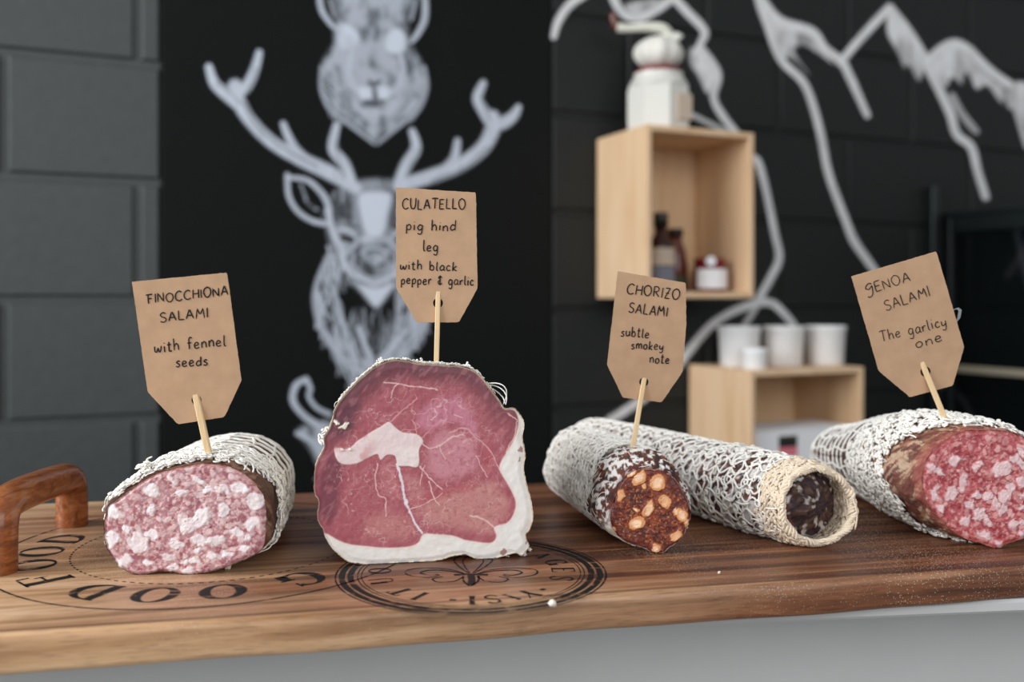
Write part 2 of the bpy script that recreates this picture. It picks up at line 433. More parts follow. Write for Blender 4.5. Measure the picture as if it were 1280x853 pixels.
ms = N_('ShaderNodeMix'); ms.data_type = 'RGBA'; L_(math_n('MULTIPLY', sp, .55), ms.inputs[0]); L_(mu.outputs[2], ms.inputs[6]); ms.inputs[7].default_value = rgb(222, 206, 186)
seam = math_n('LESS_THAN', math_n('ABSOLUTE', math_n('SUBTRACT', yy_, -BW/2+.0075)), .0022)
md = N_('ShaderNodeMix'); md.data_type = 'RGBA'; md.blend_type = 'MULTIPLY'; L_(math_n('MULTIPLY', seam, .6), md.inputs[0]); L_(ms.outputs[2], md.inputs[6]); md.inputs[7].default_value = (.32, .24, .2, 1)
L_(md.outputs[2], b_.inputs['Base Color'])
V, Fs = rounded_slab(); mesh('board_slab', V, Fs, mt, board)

# arched handle on the left end
def board_pt(px, py, up=0.0):
    p = ray_plane(px, py, (0, 0, ZB), ZV); return p+ZV*up
hA = board_pt(-2, 716); hB = board_pt(90, 657)
hd = hB-hA
prof = [(0, -.010), (0, 0), (0, .018), (.012, .034), (.07, .042), (.22, .044), (.5, .043), (.78, .041), (.93, .038), (.985, .030), (1.0, .016), (1.0, 0), (1.0, -.010)]
path = crom([hA+hd*u+ZV*z for u, z in prof], 7)
Vt, Ft = tube(path, .0118, 20)
h_ob = mesh('handle', Vt, Ft, M['handle'], board); h_ob['label'] = 'reddish varnished arched wooden handle'

# ---- stamps on the board: soft-edged ink worn into the wood
class Ink:
    def __init__(s): s.items = []
    def ribbon(s, P, w): s.items.append((np.asarray(P, float), w))
    def build(s, name, lab, lift=.0002):
        Vs = []; Fs = []; al = []; n0 = 0
        for P, w in s.items:
            n = len(P); T = np.gradient(P, axis=0); T /= np.linalg.norm(T, axis=1)[:, None]+1e-9
            Nn = np.c_[-T[:, 1], T[:, 0]]; w_ = np.broadcast_to(w, (n,))
            k = 5; offs = np.linspace(-.5, .5, k)
            Q = P[:, None]+Nn[:, None]*(w_[:, None]*offs[None])[..., None]
            Q = Q.reshape(-1, 2); Vs.append(np.c_[Q, np.full(len(Q), ZB+lift)])
            wear = fbm(Q[:, 0]*130, Q[:, 1]*300, 4); edge = np.tile([.55, 1, 1, 1, .55], n)
            al.append(np.clip(edge*(.95-.75*sstep(.56, .78, wear)), .05, 1))
            i = (np.arange(n-1)[:, None]*k+np.arange(k-1)[None]).ravel()+n0
            Fs.append(np.stack([i, i+1, i+k+1, i+k], 1)); n0 += len(Q)
        V = np.concatenate(Vs); o = mesh(name, V, np.concatenate(Fs), M['print'], board, col=np.tile(lin((22, 24, 26)), (len(V), 1)), alpha=np.concatenate(al), smooth=False)
        o['label'] = lab; return o
def arc(c, r, a0, a1, n=80):
    a = np.radians(np.linspace(a0, a1, n)); return np.c_[c[0]+r*np.cos(a), c[1]+r*np.sin(a)]
def letter(ch):
    # serif capitals: list of (points, widths) in a box about 0.8 wide and 1 high (origin bottom centre)
    thin, fat = .06, .24
    def ell(cx, cy, rx, ry, a0, a1, wt=fat, n=40):
        a = np.radians(np.linspace(a0, a1, n)); return (np.c_[cx+rx*np.cos(a), cy+ry*np.sin(a)], thin+(wt-thin)*np.abs(np.cos(a))**1.5)
    def ln(x0, y0, x1, y1, w_): t = np.linspace(0, 1, 12)[:, None]; return (np.array([[x0, y0]])*(1-t)+np.array([[x1, y1]])*t, w_)
    return {
        'O': [ell(0, .5, .36, .46, 0, 360)],
        'G': [ell(0, .5, .36, .46, 48, 318), ln(.3, .04, .3, .42, fat), ln(.12, .42, .46, .42, thin), ln(.27, .98, .27, .70, thin)],
        'D': [ln(-.28, .02, -.28, .98, fat), ell(-.22, .5, .56, .46, -90, 90), ln(-.42, .03, -.2, .03, thin), ln(-.42, .97, -.2, .97, thin)],
        'F': [ln(-.2, .02, -.2, .98, fat), ln(-.36, .97, .32, .97, thin), ln(-.2, .52, .18, .52, thin), ln(.31, .97, .31, .72, .07), ln(.18, .66, .18, .38, .06), ln(-.36, .03, -.04, .03, thin)],
        'E': [ln(-.22, .02, -.22, .98, fat), ln(-.32, .97, .28, .97, thin), ln(-.2, .52, .16, .52, thin), ln(-.32, .03, .3, .03, thin), ln(.28, .97, .28, .78, .06), ln(.3, .03, .3, .24, .06)],
        'S': [(crom([(.26, .80), (.12, .95), (-.1, .95), (-.25, .80), (-.2, .62), (.1, .42), (.26, .26), (.14, .06), (-.1, .04), (-.28, .2)], 6), .11)],
        'A': [ln(-.34, .02, 0, .98, thin), ln(0, .98, .34, .02, fat), ln(-.2, .34, .2, .34, thin)],
        'N': [ln(-.3, .02, -.3, .98, thin), ln(-.3, .98, .3, .02, fat), ln(.3, .02, .3, .98, thin)],
        'T': [ln(0, .02, 0, .98, fat), ln(-.34, .97, .34, .97, thin), ln(-.34, .97, -.34, .8, .06), ln(.34, .97, .34, .8, .06)],
        'I': [ln(0, .02, 0, .98, .22), ln(-.16, .97, .16, .97, thin), ln(-.16, .03, .16, .03, thin)],
        'U': [(crom([(-.28, .98), (-.28, .4), (-.2, .1), (0, .03), (.2, .1), (.28, .4), (.28, .98)], 8), .09), ln(-.28, .98, -.28, .3, fat)],
        'V': [ln(-.34, .98, 0, .02, fat), ln(0, .02, .34, .98, thin)],
        'Y': [ln(-.32, .98, 0, .45, fat), ln(0, .45, .32, .98, thin), ln(0, .02, 0, .45, fat)],
        '.': [ln(-.14, .5, .14, .5, .22)], '\\': [ln(-.2, .9, .2, .1, .22)],
    }[ch]
def put(ink, c, r, ang, ch, h, wx):
    # letter standing on a circle, its top outwards
    a = math.radians(ang); out = np.array([math.cos(a), math.sin(a)]); right = np.array([math.sin(a), -math.cos(a)])
    for P, w_ in letter(ch):
        Q = np.array(c)+out*r+P[:, :1]*right*wx+P[:, 1:]*out*h; ink.ribbon(Q, np.asarray(w_)*(h+wx)/2)
RC, RR = (-.21567, .69652), .14566
def ang_of(c, px, py): p = board_pt(px, py); return math.degrees(math.atan2(p[1]-c[1], p[0]-c[0]))
ik = Ink(); ik.ribbon(arc(RC, RR, 0, 360, 260), .0017)
for (px, py, ch) in ((372, 722, 'G'), (278, 736, 'O'), (198, 741, 'O'), (128, 735, 'D'), (68, 722, 'F'), (48, 706, 'O'), (52, 690, 'O'), (78, 674, 'D')):
    put(ik, RC, .103, ang_of(RC, px, py), ch, .030, .030)
for k in range(96):
    a0 = k*3.75; ik.ribbon(arc(RC, .0955, a0, a0+2.0, 5), .0013)
ik.build('lettering_stamp', 'round black stamp reading GOOD FOOD')
SC_, SR = (-.02653, .62870), .0877
ik = Ink()
for r, w_ in ((SR, .0012), (SR-.0040, .0042), (SR-.0095, .0042), (SR-.0140, .0008), (SR-.0165, .0007)): ik.ribbon(arc(SC_, r, 0, 360, 200), w_)
for (px, py, ch) in ((468, 714, 'O'), (473, 727, 'U'), (494, 742, 'T'), (520, 748, 'I'), (563, 755, '.'), (590, 752, 'I'), (616, 750, 'S'), (641, 748, '\\'), (664, 744, 'Y'), (684, 739, '.'), (705, 724, 'S'), (703, 713, 'E'), (699, 703, 'G'), (686, 693, 'A'), (668, 687, 'I')):
    put(ik, SC_, .0525, ang_of(SC_, px, py), ch, .0155, .014)
# fleur-de-lis
def sp(pts, w_): ik.ribbon(np.array(SC_)+crom(np.array(pts)*.001, 8), np.asarray(w_)*.001)
for s_ in (-1, 1):
    sp([(s_*4, -6), (s_*14, 4), (s_*30, 8), (s_*42, 3), (s_*41, -8), (s_*28, -14), (s_*20, -9)], 1.3)
    sp([(s_*5, -5), (s_*15, 1), (s_*27, 3), (s_*33, -3), (s_*27, -9), (s_*21, -7)], 1.8)
    sp([(s_*4, -11), (s_*10, -22), (s_*20, -24), (s_*24, -17), (s_*18, -12)], 1.3)
    sp([(s_*2, -4), (s_*9, 12), (s_*13, 28), (s_*7, 42), (0, 56)], 1.3)
    sp([(s_*1, -4), (s_*5, 12), (s_*7, 26), (s_*3, 38), (0, 46)], 1.0)
sp([(-11, -8), (0, -7), (11, -8)], 4.0); sp([(0, -9), (1, -20), (1, -30)], [6]*17 if False else 5.0)
sp([(-5, -10), (-4, -22), (0, -32)], 1.5); sp([(5, -10), (5, -22), (1, -32)], 1.5)
ik.build('seal_stamp', 'round black seal stamp with a fleur-de-lis')

# ------------------------------------------------------------------ cured meats
def zoompts(pts, s, ox, oy): return np.array([(ox+x/s, oy+y/s) for x, y in pts], float)
class Meat:
    """a cut sausage: face outline traced on the cut plane, body swept back along a spine"""
    def __init__(s, name, outline, P, n, M_=420, jag=.6, label='', cat='', seed=0):
        s.P = np.asarray(P, float); s.n = np.asarray(n, float)/np.linalg.norm(n); s.seed = seed
        o = resample(crom(outline, 10, True), M_, True)
        k = np.arange(M_); jn = fbm(k*.11, k*0+seed, seed)-.5; jn2 = fbm(k*.5, k*0+3, seed+5)-.5
        wj = np.minimum(1, np.minimum(k, M_-k)/12.0)
        c = o.mean(0); d = o-c; d /= np.linalg.norm(d, axis=1)[:, None]
        o = o+d*((jn*2.2+jn2*1.6)*jag*wj)[:, None]
        s.o2 = o; s.c2 = c; s.M = M_
        s.O = ray_plane_arr(o, s.P, s.n); s.C = ray_plane_arr(c[None], s.P, s.n)[0]
        s.root = empty(name, (s.C[0], s.C[1]+.03, ZB), label, cat)
        s.h = s.C[2]-s.O[:, 2].min()
    def face(s, name, colf, R=150, mat='meatface', relief=.0005, bumpy=.0012):
        r = np.linspace(0, 1, R)**.85; r = r[1:]
        P2 = s.c2+(s.o2-s.c2)[None]*r[:, None, None]; P2 = P2.reshape(-1, 2); P2 = np.concatenate([s.c2[None], P2])
        V = ray_plane_arr(P2, s.P, s.n); col, hgt = colf(P2[:, 0], P2[:, 1])
        edge = np.r_[0, np.repeat(sstep(.93, 1.0, r), s.M)]
        V = V+s.n*((hgt*relief+(fbm(P2[:, 0]*.12, P2[:, 1]*.12, s.seed+9)-.5)*bumpy)-edge*.0012)[:, None]
        k = np.arange(s.M); k2 = (k+1) % s.M; i = np.arange(R-2)[:, None]*s.M+1
        q = np.stack([i+k, i+s.M+k, i+s.M+k2, i+k2], -1).reshape(-1, 4)
        tri = np.stack([np.zeros(s.M, int), 1+k, 1+k2, 1+k2], 1)
        Fs = q.tolist()+[[0, int(a), int(b)] for a, b in zip(1+k, 1+k2)]
        me = mesh(name, V, Fs, M[mat], s.root, col=col); s.edge = V[-s.M:]; return me
    def spine(s, offx, scale):
        s.offx = offx; s.scale = scale
    def surf(s, sv, th, off=0.0):
        """sv metres behind the cut, th 0..1 round the outline"""
        sv = np.asarray(sv, float); th = np.asarray(th, float) % 1.0
        f = th*s.M; i0 = np.floor(f).astype(int) % s.M; i1 = (i0+1) % s.M; t = (f-np.floor(f))[..., None]
        q = s.O[i0]*(1-t)+s.O[i1]*t-s.C
        sc_ = s.scale(sv)[..., None]; nrm = q/np.linalg.norm(q, axis=-1, keepdims=True)
        flat = np.exp(-sv/.03)[..., None]; q = q*np.array([1, 0, 1])+q*np.array([0, 1, 0])*flat
        cen = np.stack([s.C[0]+s.offx(sv), s.C[1]+sv, ZB+s.h*s.scale(sv)], -1)
        return cen+q*sc_+nrm*np.asarray(off)[..., None]
    def body(s, name, L, colf, R=170, rough=.0008, first=None, s0=0.0):
        sv = s0+(L-s0)*np.linspace(0, 1, R)**1.7; th = np.arange(s.M)/s.M
        S, T = np.meshgrid(sv, th, indexing='ij')
        nz = (fbm(S*160+s.seed, np.cos(T*2*np.pi)*4+9, s.seed+2)-.5)+(fbm(S*60, np.sin(T*2*np.pi)*6+30, s.seed+3)-.5)
        V = s.surf(S, T, nz*rough*2*sstep(0, .006, S)).reshape(-1, 3)
        V[:s.M] = s.edge-s.n*.0002
        V[:, 2] = np.maximum(V[:, 2], ZB+.0004)
        col = colf(S.ravel(), T.ravel(), V)
        k = np.arange(s.M); k2 = (k+1) % s.M; i = np.arange(R-1)[:, None]*s.M
        q = np.stack([i+k, i+s.M+k, i+s.M+k2, i+k2], -1).reshape(-1, 4)
        Fs = q.tolist()+[[int(x) for x in (R-1)*s.M+k]]
        return mesh(name, V, Fs, M['casing'], s.root, col=col)

def blobs(px, py, lst, warp=1.5, seed=3, wsc=.18, soft=.7):
    """largest coverage of a list of (x, y, rx, ry, rot) soft ellipses -> 0..1 mask and blob id"""
    wx = (fbm(px*wsc, py*wsc, seed)-.5)*2*warp*2; wy = (fbm(px*wsc+50, py*wsc+50, seed+1)-.5)*2*warp*2
    X = px+wx; Y = py+wy; m = np.zeros(px.shape); idb = np.zeros(px.shape, int)
    for i, (x, y, rx, ry, a) in enumerate(lst):
        sel = np.abs(X-x)+np.abs(Y-y) < 2.4*max(rx, ry)+3
        if not sel.any(): continue
        c, s_ = math.cos(a), math.sin(a); dx = X[sel]-x; dy = Y[sel]-y
        u = (dx*c+dy*s_)/rx; v = (-dx*s_+dy*c)/ry; d = (np.sqrt(u*u+v*v)-1)*min(rx, ry)
        k = 1-sstep(-soft, soft, d); o = m[sel]; idb[sel] = np.where(k > o, i, idb[sel]); m[sel] = np.maximum(o, k)
    return m, idb
def scatter(n, box, rmin, rmax, poly, rng, power=2.0, asp=1.7):
    out = []; tries = 0
    while len(out) < n and tries < n*60:
        tries += 1
        x = rng.uniform(box[0], box[2]); y = rng.uniform(box[1], box[3])
        if not inside(np.array([x]), np.array([y]), poly)[0]: continue
        r = rmin+(rmax-rmin)*rng.rand()**power
        if any((x-a)**2+(y-b)**2 < (.82*(r+c))**2 for a, b, c, _, _ in out): continue
        out.append((x, y, r*rng.uniform(1, asp), r*rng.uniform(.7, 1), rng.uniform(0, 3.14)))
    return out

# ---- strands
def grid_net(mt_, s0, s1, nth, ns, r=.0008, off=.0008, zig=.012, seed=0, wob=.0016, th0=0, th1=1.0):
    rng = np.random.RandomState(seed); cv = []
    for k in range(nth):
        n = 46; sv = np.linspace(s0, s1, n); th = th0+(th1-th0)*(k+.5)/nth+.006*np.sin(sv*120+rng.rand()*6)+.004*rng.randn(n).cumsum()/6
        cv.append((mt_.surf(sv, th, off+.0004*rng.rand(n)), r))
    for j in range(ns):
        sj = s0+(s1-s0)*(j+.5)/ns; n = 150; th = np.linspace(th0, th1, n)
        sv = sj+wob*np.sin(th*2*np.pi*nth/2+rng.rand()*6)+wob*.6*(fbm(th*30, th*0+j, seed+j)-.5)*4
        cv.append((mt_.surf(np.clip(sv, s0-.002, s1), th, off+.0003), r*1.05))
    return cv
def fluff(mt_, n, srange, thr, r=(.0004, .0008), off=(.0003, .003), ln=(.006, .016), seed=0, curl=1.0, sf=None):
    """short curled strands of crocheted cotton lying on the surface"""
    rng = np.random.RandomState(seed); cv = []
    per = np.linalg.norm(np.diff(np.r_[mt_.O, mt_.O[:1]], axis=0), axis=1).sum()
    for _ in range(n):
        t0 = rng.uniform(*thr); s0 = rng.uniform(*srange)+(sf(t0 % 1.0) if sf else 0); L = rng.uniform(*ln); k = 9
        a = rng.uniform(0, 6.28); da = rng.uniform(-1, 1)*5*curl; ss = np.zeros(k); tt = np.zeros(k); x = y = 0
        for i in range(k):
            ss[i] = s0+x; tt[i] = t0+y/per; x += math.cos(a)*L/k; y += math.sin(a)*L/k; a += da/k*1.6
        o = rng.uniform(off[0], off[1])+.0012*np.sin(np.linspace(0, 3.14, k))*rng.uniform(.2, 1)
        cv.append((mt_.surf(np.clip(ss, 0.001, None), tt, o), rng.uniform(*r)))
    return cv
def clampz(cv):
    out = []
    for P, r in cv:
        P = np.array(P); P[:, 2] = np.maximum(P[:, 2], ZB+np.max(r)*1.0+.0001); out.append((P, r))
    return out
def net(mt_, name, cv, mat='string'):
    V, Fs = tubes(clampz(cv)); return mesh(name, V, Fs, M[mat], mt_.root)

# ---------- finocchiona (left)
ol = zoompts([(62, 400), (80, 360), (135, 325), (215, 262), (330, 185), (450, 140), (580, 112), (700, 100), (800, 112), (880, 140), (960, 190), (1020, 255), (1055, 320), (1070, 420), (1062, 540), (1040, 640), (960, 690), (870, 730), (780, 765), (700, 782), (560, 800), (480, 782), (400, 780), (320, 795), (250, 798), (170, 770), (110, 700), (70, 640), (50, 540)], 5.017, 120, 560)
fin = Meat('finocchiona_salami', ol, board_pt(235, 719), (0.03, -1, .10), jag=.9, seed=11,
           label='cut salami with pale pink face and white netting at the left end of the board', cat='salami')
def fin_face(px, py):
    rng = np.random.RandomState(5)
    fix = zoompts([(115, 410), (265, 600), (660, 440), (560, 480), (800, 265), (905, 250), (1000, 340), (650, 580), (740, 590), (350, 275), (530, 290), (980, 470), (800, 400), (160, 720), (95, 580), (610, 710), (550, 715), (640, 640), (350, 550), (500, 600), (440, 690), (820, 660), (930, 640), (570, 770), (330, 730), (880, 520), (350, 390), (200, 500), (960, 560), (720, 680), (480, 760), (700, 270), (480, 200), (640, 205)], 5.017, 120, 560)
    rad = [(10, 9), (12, 12), (14, 10), (12, 10), (8, 6), (10, 9), (11, 11), (10, 6), (12, 7), (11, 8), (9, 5), (9, 8), (9, 8), (11, 8), (9, 10), (6, 5), (5, 4), (7, 4), (9, 6), (8, 7), (8, 5), (8, 4), (8, 5), (8, 4), (7, 5), (8, 6), (7, 6), (5, 5), (5, 6), (7, 4), (6, 4), (8, 5), (8, 4), (8, 4)]
    big = [(x, y, r[0]*.98, r[1]*.98, rng.uniform(-.6, .9)) for (x, y), r in zip(fix, rad)]
    sm = scatter(330, (128, 575, 340, 722), 1.1, 5.2, fin.o2, rng, 1.3)
    c = np.tile(lin((176, 126, 132)), (len(px), 1))
    f = fbm(px*.07, py*.07, 2); c = mix(c, sstep(.42, .62, f), lin((152, 94, 104)))
    f2 = fbm(px*.3, py*.3, 8); c = mix(c, .75*sstep(.5, .66, f2), lin((212, 170, 168)))
    f3 = fbm(px*.25+9, py*.25, 12); c = mix(c, .7*sstep(.60, .7, f3), lin((150, 62, 66)))
    m1, i1 = blobs(px, py, sm, 1.2, 21, .3, 1.0); v1 = rng.rand(len(sm)+1)[i1]
    c = mix(c, m1*(.15+.7*v1), lin((222, 198, 198)))
    m2, i2 = blobs(px, py, big, 3.4, 31, .10, 1.6); v2 = np.random.RandomState(6).rand(len(big)+1)[i2]; c = mix(c, m2*(.72+.24*v2), lin((233, 224, 225)))
    c = mix(c, m2*.4*sstep(.45, .65, fbm(px*.12, py*.12, 77)), lin((222, 206, 214)))
    # fennel specks and peppercorn chips
    sp_ = scatter(46, (128, 575, 340, 722), .5, 1.3, fin.o2, rng); ms, _ = blobs(px, py, sp_, .4, 41, .5); c = mix(c, ms*.8, lin((74, 50, 44)))
    sp_ = scatter(34, (128, 575, 340, 722), .7, 1.6, fin.o2, rng); ms, _ = blobs(px, py, sp_, .4, 43, .5); c = mix(c, ms*.7, lin((202, 182, 140)))
    d = sdist(px, py, fin.o2); top = sstep(20, 0, py-(585+.0*px)); 
    c = mix(c, .55*sstep(-5, 0, d)*sstep(640, 585, py), lin((176, 116, 92)))
    return c, m2*.8+m1*.4-ms*.5
fin.face('cut_face', fin_face, 170)
Lf = .19
fin.spine(lambda s: -.10*s, lambda s: (1+.04*sstep(0, .014, s)-.055*sstep(.04, .19, s))*np.sqrt(np.clip(1-np.clip((s-.125)/(.066), 0, 1)**2.3, .02, 1)))
def fin_case(S, T, V):
    f = fbm(V[:, 0]*240, V[:, 1]*120+V[:, 2]*160, 3); c = np.tile(lin((96, 68, 54)), (len(S), 1)); c = mix(c, sstep(.4, .62, f), lin((140, 106, 86)))
    f2 = fbm(V[:, 0]*500, V[:, 1]*300+V[:, 2]*400, 13); c = mix(c, sstep(.5, .7, f2)*.7, lin((60, 42, 36)))
    c = mix(c, .8*sstep(.55, .7, fbm(V[:, 0]*90, V[:, 1]*90+V[:, 2]*90, 23)), lin((112, 58, 48)))
    return mix(c, sstep(.03, .045, S)*(.35+.5*sstep(.35, .6, f2))*sstep(.075, .055, S), lin((196, 186, 172)))
fin.body('casing', Lf, fin_case, rough=.0012)
def topmask(lo, hi): return lo, hi
fsf = lambda t: .004+.032*math.exp(-((t-.47)/.11)**2)+(.014 if t > .58 or t < .04 else 0)
cv = grid_net(fin, .050, .186, 18, 8, .0011, .0010, seed=3)
cv += fluff(fin, 2000, (.0, .040), (0, 1), (.00035, .0008), (.0002, .0034), (.006, .016), 4, 1.3, fsf)
cv += fluff(fin, 260, (-.002, .004), (.02, .62), (.0003, .0007), (.0005, .0042), (.005, .012), 44, 1.5, fsf)
cv += fluff(fin, 1500, (.04, .16), (.46, .95), (.00025, .00045), (.0003, .0018), (.008, .018), 5)
t0_ = .02
for k in range(30):
    cv += fluff(fin, 1, (.004, .010), (.115, .135), (.0004, .0007), (.002, .0085), (.006, .012), 100+k, 1.6)
net(fin, 'netting', cv)

# ---------- culatello
K = (2.843, 370, 420)
ol = zoompts([(100, 395), (98, 365), (112, 340), (130, 300), (138, 262), (160, 228), (185, 200), (215, 165), (250, 135), (300, 102), (345, 88), (400, 92), (440, 100), (500, 103), (560, 108), (610, 115), (650, 140), (690, 185), (722, 232), (742, 260), (775, 260), (798, 285), (810, 320), (806, 370), (815, 430), (810, 480), (824, 540), (838, 600), (843, 650), (833, 690), (818, 715), (830, 750), (805, 782), (780, 775), (740, 785), (690, 797), (640, 795), (605, 781), (560, 785), (500, 800), (430, 808), (340, 812), (270, 816), (210, 812), (170, 797), (130, 760), (106, 725), (95, 692), (74, 650), (80, 600), (66, 560), (63, 500), (74, 450), (90, 420)], *K)
cul = Meat('culatello_ham', ol, board_pt(470, 706), (math.sin(BA)*.8, -math.cos(BA), .02), 620, jag=.8, seed=23,
           label='large upright cut ham with dark pink meat and thick white fat rim', cat='ham')
def cul_face(px, py):
    X = (px-K[1])*K[0]; Y = (py-K[2])*K[0]
    wx = (fbm(X*.02, Y*.02, 5)-.5)*14; wy = (fbm(X*.02+40, Y*.02, 6)-.5)*14; Xw, Yw = X+wx, Y+wy
    c = np.tile(lin((170, 92, 102)), (len(px), 1))
    def region(c, poly, col, a, b, k=1.0): return mix(c, k*sstep(a, b, -sdist(Xw, Yw, np.array(poly, float))), lin(col))
    od = -sdist(px, py, cul.o2)*K[0]
    f = fbm(X*.012, Y*.012, 9)
    # muscles
    c = region(c, [(450, 400), (470, 350), (520, 315), (600, 330), (660, 375), (665, 480), (600, 520), (500, 530), (440, 470)], (204, 140, 152), 0, 40, .85)
    c = region(c, [(400, 330), (420, 260), (500, 200), (580, 195), (640, 260), (680, 400), (640, 390), (560, 320), (480, 360)], (198, 126, 146), 0, 34, .9)
    c = region(c, [(500, 540), (660, 500), (720, 500), (780, 590), (750, 660), (700, 730), (560, 700), (450, 690), (420, 600)], (196, 136, 132), 0, 40, .9)
    c = region(c, [(370, 480), (440, 480), (480, 560), (440, 690), (390, 600)], (194, 130, 132), 0, 30, .75)
    c = region(c, [(220, 640), (330, 600), (430, 640), (450, 700), (400, 750), (230, 740)], (194, 128, 126), 0, 50, .85)
    c = region(c, [(290, 460), (350, 430), (375, 520), (400, 590), (320, 590), (285, 540)], (192, 122, 126), 0, 30, .7)
    c = region(c, [(480, 545), (640, 500), (670, 520), (640, 560), (480, 600), (380, 620), (390, 580)], (180, 78, 88), 0, 30, .55)
    c = region(c, [(660, 330), (720, 420), (700, 520), (660, 500)], (182, 84, 94), 0, 26, .5)
    # dry dark crust inside the top and left edges
    dk = sstep(95, 10, od+(f-.5)*60)*sstep(520, 240, Y-.25*np.abs(X-420)*0)
    c = mix(c, .9*dk*sstep(720, 560, X), lin((92, 54, 66)))
    c = mix(c, .78*dk, lin((108, 62, 72)))
    c = region(c, [(90, 420), (130, 400), (190, 430), (170, 640), (120, 700), (60, 660), (50, 500)], (108, 58, 72), 0, 40, .8)
    c = region(c, [(120, 270), (200, 190), (260, 230), (230, 340), (170, 400), (120, 370)], (96, 58, 72), 0, 55, .8)
    # blade striations at the top
    st = fbm(X*.16, Y*.006, 19); c = mix(c, .28*sstep(.5, .75, st)*sstep(420, 150, Y), lin((110, 50, 62)))
    # grain inside the muscles
    g1 = fbm((X*.8+Y*.6)*.10, (X*.6-Y*.8)*.03, 29); c = mix(c, .25*sstep(.5, .7, g1), lin((205, 140, 145)))
    g2 = fbm(X*.09, Y*.09, 33); c = mix(c, .3*sstep(.55, .75, g2), lin((140, 52, 64)))
    # marbling: thin ridges
    for sd, sc_, lo, k in ((51, .020, .965, .6), (57, .034, .965, .5), (63, .045, .97, .3)):
        rdg = 1-np.abs(fbm(Xw*sc_, Yw*sc_, sd, 3)*2-1); ms = sstep(lo, .997, rdg)*sstep(.36, .54, fbm(X*.012, Y*.012, sd+2))
        c = mix(c, k*ms*sstep(40, 110, od), lin((226, 186, 186)))
    def vein(c, pts, wd, col=(226, 186, 184), k=.9):
        d, p = pdist(X+wx*.5+(fbm(X*.07, Y*.07, 65)-.5)*9, Y+wy*.5+(fbm(X*.07+30, Y*.07, 66)-.5)*9, crom(np.array(pts, float), 6)); wv = wd*(.6+.8*fbm(p*9, p*0, 61)); return mix(c, k*(1-sstep(wv*.4, wv*1.2+.6, d)), lin(col))
    c = vein(c, [(358, 455), (375, 510), (388, 580), (412, 640), (445, 700)], 5.5, (232, 222, 230), 1)
    c = vein(c, [(310, 168), (390, 176), (500, 190)], 2.4); c = vein(c, [(365, 172), (345, 195), (338, 222)], 2.2)
    c = vein(c, [(335, 305), (368, 275), (400, 250), (430, 225)], 2.6, (214, 150, 150))
    c = vein(c, [(290, 455), (282, 510), (292, 560), (318, 580), (318, 640)], 2.6); c = vein(c, [(440, 465), (475, 505), (520, 545)], 2.6)
    c = vein(c, [(475, 520), (490, 575), (510, 600)], 3); c = vein(c, [(445, 375), (470, 395), (510, 390), (545, 365), (590, 352)], 3)
    c = vein(c, [(510, 390), (530, 440)], 2); c = vein(c, [(545, 345), (600, 330), (650, 370), (690, 405), (715, 455), (735, 490)], 2.4, (216, 160, 162))
    c = vein(c, [(450, 360), (480, 330), (520, 305), (560, 312)], 2, (206, 140, 150)); c = vein(c, [(620, 640), (680, 660), (710, 690)], 4, (226, 190, 182))
    c = vein(c, [(400, 620), (470, 590), (520, 560)], 1.6); c = vein(c, [(640, 430), (680, 500)], 1.5); c = vein(c, [(455, 460), (440, 530)], 1.6)
    c = vein(c, [(755, 275), (785, 300), (778, 350), (745, 410)], 2.4, (226, 176, 170))
    c = vein(c, [(430, 380), (425, 330), (410, 300)], 2, (214, 150, 150)); c = vein(c, [(480, 300), (500, 280), (490, 260)], 1.5); c = vein(c, [(560, 280), (590, 290)], 1.5)
    # fat
    fatp = [(96, 702), (150, 728), (200, 744), (290, 752), (390, 752), (435, 735), (452, 706), (500, 706), (560, 712), (620, 730), (690, 736), (712, 715), (705, 682), (750, 664), (774, 630), (780, 590), (760, 540), (732, 494), (724, 462), (744, 420), (772, 372), (786, 340), (792, 300), (780, 268), (755, 256), (800, 240), (880, 300), (900, 700), (860, 830), (500, 860), (150, 860), (40, 740)]
    d = sdist(X+wx*.4, Y+wy*.4, crom(np.array(fatp, float), 5, True)); mf = 1-sstep(-4, 4, d); fc = np.tile(lin((238, 234, 230)), (len(px), 1))
    fc = mix(fc, .8*sstep(16, 0, d+16)*0+.5*sstep(-14, 0, d), lin((234, 208, 200))); fc = mix(fc, .3*sstep(.5, .7, fbm(X*.03, Y*.03, 71)), lin((230, 220, 208)))
    c = c*(1-mf[:, None])+fc*mf[:, None]
    inn = [(138, 400), (172, 405), (200, 392), (222, 372), (262, 345), (300, 325), (330, 306), (352, 325), (382, 345), (430, 350), (453, 375), (438, 405), (434, 463), (400, 463), (362, 460), (352, 428), (322, 424), (300, 442), (288, 420), (250, 437), (215, 455), (172, 457), (146, 440)]
    d2 = sdist(X+wx*.3, Y+wy*.3, crom(np.array(inn, float), 5, True)); m2 = 1-sstep(-2.5, 2.5, d2); ic = np.tile(lin((232, 212, 212)), (len(px), 1))
    ic = mix(ic, .75*sstep(.48, .68, fbm(X*.028, Y*.028, 81))*sstep(300, 240, X), lin((212, 160, 160)))
    ic = mix(ic, .6*sstep(380, 410, Y)*sstep(340, 380, X), lin((238, 228, 224)))
    c = c*(1-m2[:, None])+ic*m2[:, None]
    bl, _ = blobs(X, Y, [(172, 322, 22, 8, -.5), (144, 308, 12, 8, .2), (190, 402, 8, 5, .4), (165, 404, 10, 4, 0)], 5, 91, .08); c = mix(c, bl, lin((232, 224, 208)))
    # brown rind spots, pale rind line
    ed = sstep(5, 0, od); c = mix(c, ed*.8, lin((214, 198, 176)))
